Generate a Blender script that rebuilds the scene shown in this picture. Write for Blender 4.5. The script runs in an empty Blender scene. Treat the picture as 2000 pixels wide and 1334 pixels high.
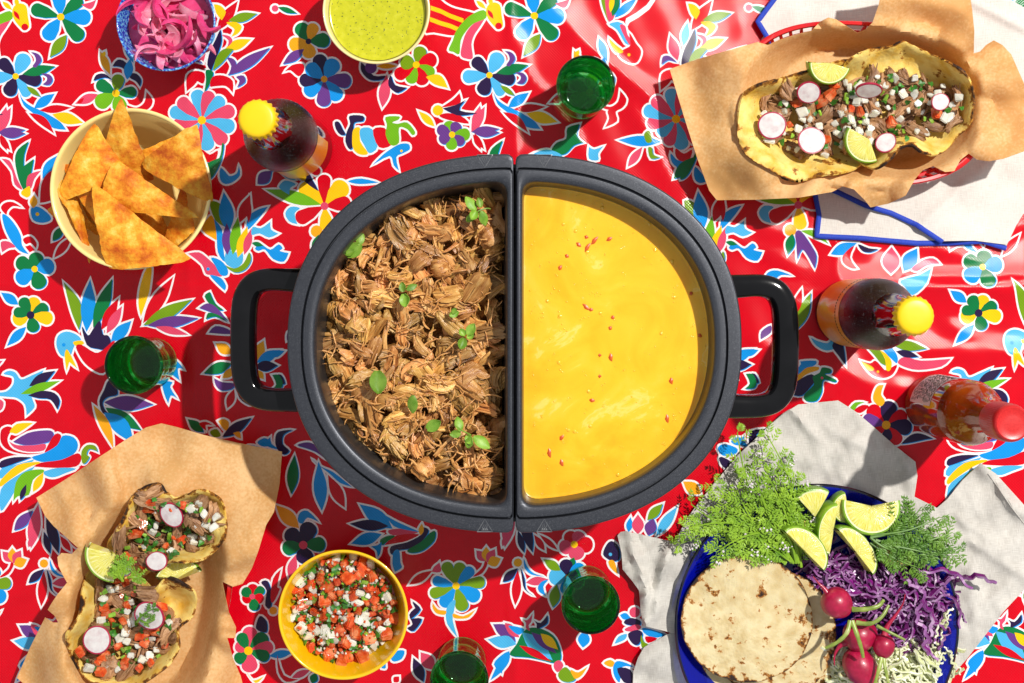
import bpy, bmesh, math, random
import numpy as np
from mathutils import Vector, Matrix, Euler, noise
from mathutils.geometry import delaunay_2d_cdt

random.seed(7); RNG = np.random.default_rng(7)
SC = bpy.context.scene
COL = SC.collection

# ---------------------------------------------------------------- camera
S = 0.000472            # metres per photograph pixel on the table plane
H = 1.35                # camera height over the table
NX, NY = 1000.0, 580.0  # the point straight below the camera, in photograph pixels
cam_d = bpy.data.cameras.new('camera')
cam = bpy.data.objects.new('camera', cam_d); COL.objects.link(cam)
cam.location = (0, 0, H); cam.rotation_euler = (0, 0, 0)
cam_d.sensor_width = 36.0; cam_d.sensor_fit = 'HORIZONTAL'
cam_d.lens = 36.0 * H / (2000 * S)
cam_d.shift_y = -(667 - NY) / 2000.0
cam_d.clip_start = 0.05; cam_d.clip_end = 50
SC.camera = cam

# ---------------------------------------------------------------- light
world = bpy.data.worlds.new('World'); SC.world = world
world.use_nodes = True
bg = world.node_tree.nodes['Background']
bg.inputs['Color'].default_value = (0.92, 0.95, 1.0, 1); bg.inputs['Strength'].default_value = 0.50
ld = bpy.data.lights.new('key_lamp', 'POINT')
lo = bpy.data.objects.new('key_lamp', ld); COL.objects.link(lo)
LD = Vector((0.40, 0.33, 0.86)).normalized()      # towards the lamp, upper right
lo.location = LD * 4.2
ld.energy = 890; ld.shadow_soft_size = 0.05; ld.color = (1.0, 0.965, 0.9)
SC.view_settings.view_transform = 'Standard'; SC.view_settings.look = 'None'
SC.view_settings.exposure = 0.0; SC.view_settings.gamma = 1.0
SC.view_settings.use_curve_mapping = False
SC.render.engine = 'CYCLES'
SC.cycles.max_bounces = 10; SC.cycles.transparent_max_bounces = 24
SC.cycles.transmission_bounces = 8; SC.cycles.glossy_bounces = 4; SC.cycles.diffuse_bounces = 4
SC.cycles.caustics_reflective = False; SC.cycles.caustics_refractive = False
SC.cycles.sample_clamp_indirect = 4.0

# ---------------------------------------------------------------- helpers
def P(px, py, z=0.0):
    k = S * (1 - z / H)
    return Vector(((px - NX) * k, (NY - py) * k, z))
def RS(r, z=0.0):
    return r * S * (1 - z / H)

def empty(name, loc=(0, 0, 0), rot=(0, 0, 0)):
    o = bpy.data.objects.new(name, None); COL.objects.link(o)
    o.location = loc; o.rotation_euler = rot; o.empty_display_size = 0.01
    return o
def tag(o, label, cat=None, group=None, kind=None):
    if label: o['label'] = label
    if cat: o['category'] = cat
    if group: o['group'] = group
    if kind: o['kind'] = kind
    return o
def mesh(name, verts, faces, smooth=True):
    me = bpy.data.meshes.new(name)
    me.from_pydata([tuple(v) for v in verts], [], faces); me.update()
    if smooth:
        me.polygons.foreach_set('use_smooth', [True] * len(me.polygons)); me.set_sharp_from_angle(angle=math.radians(48))
    return me
def link(name, me, mat=None, parent=None, loc=None, rot=None, scl=None):
    o = bpy.data.objects.new(name, me); COL.objects.link(o)
    if mat is not None and len(me.materials) == 0: me.materials.append(mat)
    if parent is not None: o.parent = parent
    if loc is not None: o.location = loc
    if rot is not None: o.rotation_euler = rot
    if scl is not None: o.scale = (scl, scl, scl) if isinstance(scl, (int, float)) else scl
    return o
def lathe(profile, n=64, cap_start=False, cap_end=False):
    V = []; F = []
    for (r, z) in profile:
        for i in range(n):
            a = 2 * math.pi * i / n
            V.append((r * math.cos(a), r * math.sin(a), z))
    for j in range(len(profile) - 1):
        for i in range(n):
            i2 = (i + 1) % n
            F.append((j * n + i, j * n + i2, (j + 1) * n + i2, (j + 1) * n + i))
    if cap_start: F.append(tuple(reversed(range(n))))
    if cap_end: F.append(tuple(range((len(profile) - 1) * n, len(profile) * n)))
    return V, F
def smooth_profile(pts, sub=4):
    """Catmull-Rom through (r,z) points"""
    out = []
    n = len(pts)
    for i in range(n - 1):
        p0 = pts[max(i - 1, 0)]; p1 = pts[i]; p2 = pts[i + 1]; p3 = pts[min(i + 2, n - 1)]
        for k in range(sub):
            t = k / sub
            out.append(tuple(0.5 * ((2 * b) + (-a + c) * t + (2 * a - 5 * b + 4 * c - d) * t * t + (-a + 3 * b - 3 * c + d) * t ** 3)
                             for a, b, c, d in zip(p0, p1, p2, p3)))
    out.append(tuple(pts[-1]))
    return out
def tube(path, radii, n=6, cap=True, flat=1.0, up=Vector((0, 0, 1))):
    """swept tube; flat squashes the section along the up direction"""
    path = [Vector(p) for p in path]
    V = []; F = []
    m = len(path)
    if isinstance(radii, (int, float)): radii = [radii] * m
    for j, p in enumerate(path):
        d = (path[min(j + 1, m - 1)] - path[max(j - 1, 0)])
        if d.length < 1e-9: d = Vector((1, 0, 0))
        d.normalize()
        u = up if abs(d.dot(up)) < 0.95 else Vector((1, 0, 0))
        s = d.cross(u).normalized(); t = s.cross(d).normalized()
        for i in range(n):
            a = 2 * math.pi * i / n
            V.append(p + s * (math.cos(a) * radii[j]) + t * (math.sin(a) * radii[j] * flat))
    for j in range(m - 1):
        for i in range(n):
            i2 = (i + 1) % n
            F.append((j * n + i, j * n + i2, (j + 1) * n + i2, (j + 1) * n + i))
    if cap:
        F.append(tuple(reversed(range(n)))); F.append(tuple(range((m - 1) * n, m * n)))
    return V, F
class MB:
    def __init__(s): s.v = []; s.f = []; s.m = []
    def add(s, VF, mi=0):
        o = len(s.v); s.v += list(VF[0]); s.f += [tuple(i + o for i in f) for f in VF[1]]; s.m += [mi] * len(VF[1])
        return s
    def me(s, name, mats=(), smooth=True):
        me = mesh(name, s.v, s.f, smooth)
        for m in mats: me.materials.append(m)
        if any(s.m): me.polygons.foreach_set('material_index', s.m)
        return me
def recalc(me):
    bm = bmesh.new(); bm.from_mesh(me); bmesh.ops.recalc_face_normals(bm, faces=bm.faces); bm.to_mesh(me); bm.free(); me.update()
    return me
def spline(pts, closed=False, sub=6):
    pts = [Vector(p) for p in pts]; n = len(pts); out = []
    rng = n if closed else n - 1
    for i in range(rng):
        g = (lambda k: pts[k % n]) if closed else (lambda k: pts[min(max(k, 0), n - 1)])
        a, b, c, d = g(i - 1), g(i), g(i + 1), g(i + 2)
        for k in range(sub):
            t = k / sub
            out.append(0.5 * ((2 * b) + (c - a) * t + (2 * a - 5 * b + 4 * c - d) * t * t + (3 * b - a - 3 * c + d) * t ** 3))
    if not closed: out.append(pts[-1])
    return out

def in_poly(xs, ys, poly):
    """nonzero winding test, vectorised"""
    w = np.zeros(xs.shape, int)
    n = len(poly)
    for i in range(n):
        x0, y0 = poly[i]; x1, y1 = poly[(i + 1) % n]
        side = (x1 - x0) * (ys - y0) - (xs - x0) * (y1 - y0)
        w += ((y0 <= ys) & (y1 > ys) & (side > 0)).astype(int)
        w -= ((y0 > ys) & (y1 <= ys) & (side < 0)).astype(int)
    return w != 0
def poly_dist(x, y, poly):
    """distance to a closed polyline, vectorised"""
    best = np.full(np.shape(x), 1e9)
    n = len(poly)
    for i in range(n):
        x0, y0 = poly[i]; x1, y1 = poly[(i + 1) % n]
        dx, dy = x1 - x0, y1 - y0
        L = dx * dx + dy * dy + 1e-9
        t = np.clip(((x - x0) * dx + (y - y0) * dy) / L, 0, 1)
        best = np.minimum(best, np.hypot(x - x0 - t * dx, y - y0 - t * dy))
    return best
def resample(poly, step, closed=True):
    out = []
    n = len(poly)
    for i in range(n if closed else n - 1):
        a = poly[i]; b = poly[(i + 1) % n]
        L = math.hypot(b[0] - a[0], b[1] - a[1]); k = max(1, int(round(L / step)))
        for j in range(k):
            out.append((a[0] + (b[0] - a[0]) * j / k, a[1] + (b[1] - a[1]) * j / k))
    if not closed: out.append(poly[-1])
    return out
def rnoise(seed, n, lo, hi):
    """sum-of-sines smooth noise on pixel coordinates with wavelengths lo..hi"""
    r = np.random.default_rng(seed)
    lam = np.exp(r.uniform(math.log(lo), math.log(hi), n)); th = r.uniform(0, 2 * math.pi, n); ph = r.uniform(0, 6.28, n)
    def f(x, y):
        z = 0
        for l, t, p in zip(lam, th, ph):
            z = z + np.sin((x * math.cos(t) + y * math.sin(t)) * 2 * math.pi / l + p)
        return z / math.sqrt(n / 2)
    return f
def sheet(poly, step, zf, thick=0.0, extra=None, smooth_outline=False):
    """a sheet traced in photograph pixels over its own height function; returns (verts, faces, uv-pixels)"""
    if smooth_outline:
        poly = [(p.x, p.y) for p in spline([(a, b, 0) for a, b in poly], True, 6)]
    ol = resample(poly, step)
    xs = [p[0] for p in ol]; ys = [p[1] for p in ol]
    gx, gy = np.meshgrid(np.arange(min(xs), max(xs), step), np.arange(min(ys), max(ys), step))
    gx = gx + (np.arange(gx.shape[0]) % 2)[:, None] * step * 0.5
    gx = gx.ravel(); gy = gy.ravel()
    keep = in_poly(gx, gy, ol)
    gx = gx[keep]; gy = gy[keep]
    d = poly_dist(gx, gy, ol); k = d > step * 0.45
    gx = gx[k]; gy = gy[k]
    pts = [Vector(p) for p in ol] + [Vector((a, b)) for a, b in zip(gx, gy)]
    n = len(ol)
    r = delaunay_2d_cdt(pts, [(i, (i + 1) % n) for i in range(n)], [], 0, 1e-4)
    v2, f2 = r[0], r[2]
    arr = np.array([(v.x, v.y) for v in v2])
    F = []
    cent = np.array([arr[list(f)].mean(0) for f in f2])
    ins = in_poly(cent[:, 0], cent[:, 1], ol)
    for f, q in zip(f2, ins):
        if q: F.append(tuple(f))
    z = zf(arr[:, 0], arr[:, 1])
    V = [P(x, y, zz) for (x, y), zz in zip(arr, z)]
    # pixel y points down: make faces look up
    up = []
    for f in F:
        a, b, c = V[f[0]], V[f[1]], V[f[2]]
        up.append(f if (b - a).cross(c - a).z > 0 else tuple(reversed(f)))
    return V, up, arr
def solidify(V, F, t):
    """gives a sheet thickness t downwards along vertex normals"""
    V = [Vector(v) for v in V]
    N = [Vector((0, 0, 0)) for _ in V]; edges = {}
    for f in F:
        nn = (V[f[1]] - V[f[0]]).cross(V[f[2]] - V[f[0]])
        for i in f: N[i] += nn
        for k in range(len(f)):
            e = (f[k], f[(k + 1) % len(f)])
            edges[e] = edges.get(e, 0) + 1
    n = len(V)
    B = [v - (m.normalized() if m.length > 0 else Vector((0, 0, 1))) * t for v, m in zip(V, N)]
    F2 = list(F) + [tuple(i + n for i in reversed(f)) for f in F]
    for (a, b) in edges:
        if (b, a) not in edges: F2.append((b, a, a + n, b + n))
    return V + B, F2

# ---------------------------------------------------------------- materials
MATS = {}
def bsdf_mat(name):
    m = bpy.data.materials.new(name); m.use_nodes = True
    nt = m.node_tree; b = nt.nodes['Principled BSDF']
    MATS[name] = m
    return m, nt, b
def mk(name, cols, scale=60, detail=5, rough=0.5, metallic=0, spec=0.5, coat=0, coat_rough=0.1, bump=0.0, bscale=None, bdist=0.001,
       rnd=0.0, hue=0.0, sss=0.0, sss_r=(0.006, 0.003, 0.001), trans=0.0, distort=0.0, stretch=None, coords='Object', ntype='NOISE', rough_var=0.0,
       sheen=0.0, alpha=1.0, nrough=0.55, contrast=None, vpatch=None):
    m, nt, b = bsdf_mat(name); N = nt.nodes; Lk = nt.links
    tc = N.new('ShaderNodeTexCoord'); out = tc.outputs[coords]
    if stretch:
        mp = N.new('ShaderNodeMapping'); mp.inputs['Scale'].default_value = stretch; Lk.new(out, mp.inputs['Vector']); out = mp.outputs['Vector']
    oi = None
    if rnd > 0 or hue > 0:
        oi = N.new('ShaderNodeObjectInfo')
        ad = N.new('ShaderNodeVectorMath'); ad.operation = 'ADD'
        sc = N.new('ShaderNodeVectorMath'); sc.operation = 'SCALE'; sc.inputs['Scale'].default_value = 3.0
        cmb = N.new('ShaderNodeCombineXYZ')
        for k in range(3): Lk.new(oi.outputs['Random'], cmb.inputs[k])
        Lk.new(cmb.outputs[0], sc.inputs[0]); Lk.new(out, ad.inputs[0]); Lk.new(sc.outputs[0], ad.inputs[1]); out = ad.outputs[0]
    tx = N.new('ShaderNodeTexNoise'); tx.inputs['Scale'].default_value = scale; tx.inputs['Detail'].default_value = detail
    tx.inputs['Distortion'].default_value = distort; tx.inputs['Roughness'].default_value = nrough
    Lk.new(out, tx.inputs['Vector'])
    rp = N.new('ShaderNodeValToRGB'); cr = rp.color_ramp
    while len(cr.elements) > 1: cr.elements.remove(cr.elements[-1])
    cr.elements[0].position = cols[0][0]; cr.elements[0].color = (*cols[0][1], 1)
    for p, c in cols[1:]:
        e = cr.elements.new(p); e.color = (*c, 1)
    Lk.new(tx.outputs['Fac'], rp.inputs['Fac'])
    colout = rp.outputs['Color']
    if rnd > 0 or hue > 0:
        hs = N.new('ShaderNodeHueSaturation')
        mr = N.new('ShaderNodeMapRange'); mr.inputs['To Min'].default_value = 1 - rnd; mr.inputs['To Max'].default_value = 1 + rnd
        Lk.new(oi.outputs['Random'], mr.inputs['Value']); Lk.new(mr.outputs[0], hs.inputs['Value'])
        if hue > 0:
            mu = N.new('ShaderNodeMath'); mu.operation = 'MULTIPLY'; mu.inputs[1].default_value = 7.31
            fr = N.new('ShaderNodeMath'); fr.operation = 'FRACT'
            m2 = N.new('ShaderNodeMapRange'); m2.inputs['To Min'].default_value = 0.5 - hue; m2.inputs['To Max'].default_value = 0.5 + hue
            Lk.new(oi.outputs['Random'], mu.inputs[0]); Lk.new(mu.outputs[0], fr.inputs[0]); Lk.new(fr.outputs[0], m2.inputs['Value']); Lk.new(m2.outputs[0], hs.inputs['Hue'])
        Lk.new(colout, hs.inputs['Color']); colout = hs.outputs['Color']
    Lk.new(colout, b.inputs['Base Color'])
    b.inputs['Roughness'].default_value = rough; b.inputs['Metallic'].default_value = metallic
    b.inputs['Specular IOR Level'].default_value = spec
    b.inputs['Coat Weight'].default_value = coat; b.inputs['Coat Roughness'].default_value = coat_rough
    b.inputs['Subsurface Weight'].default_value = sss
    if sss > 0:
        b.inputs['Subsurface Radius'].default_value = sss_r; b.inputs['Subsurface Scale'].default_value = 1.0
    b.inputs['Transmission Weight'].default_value = trans
    b.inputs['Sheen Weight'].default_value = sheen
    if rough_var > 0:
        mr = N.new('ShaderNodeMapRange'); mr.inputs['To Min'].default_value = max(0.02, rough - rough_var); mr.inputs['To Max'].default_value = rough + rough_var
        Lk.new(tx.outputs['Fac'], mr.inputs['Value']); Lk.new(mr.outputs[0], b.inputs['Roughness'])
    if bump > 0:
        t2 = N.new('ShaderNodeTexNoise'); t2.inputs['Scale'].default_value = bscale or scale * 2; t2.inputs['Detail'].default_value = 4
        Lk.new(out, t2.inputs['Vector'])
        bp = N.new('ShaderNodeBump'); bp.inputs['Strength'].default_value = bump; bp.inputs['Distance'].default_value = bdist
        Lk.new(t2.outputs['Fac'], bp.inputs['Height']); Lk.new(bp.outputs[0], b.inputs['Normal'])
    return m
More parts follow.
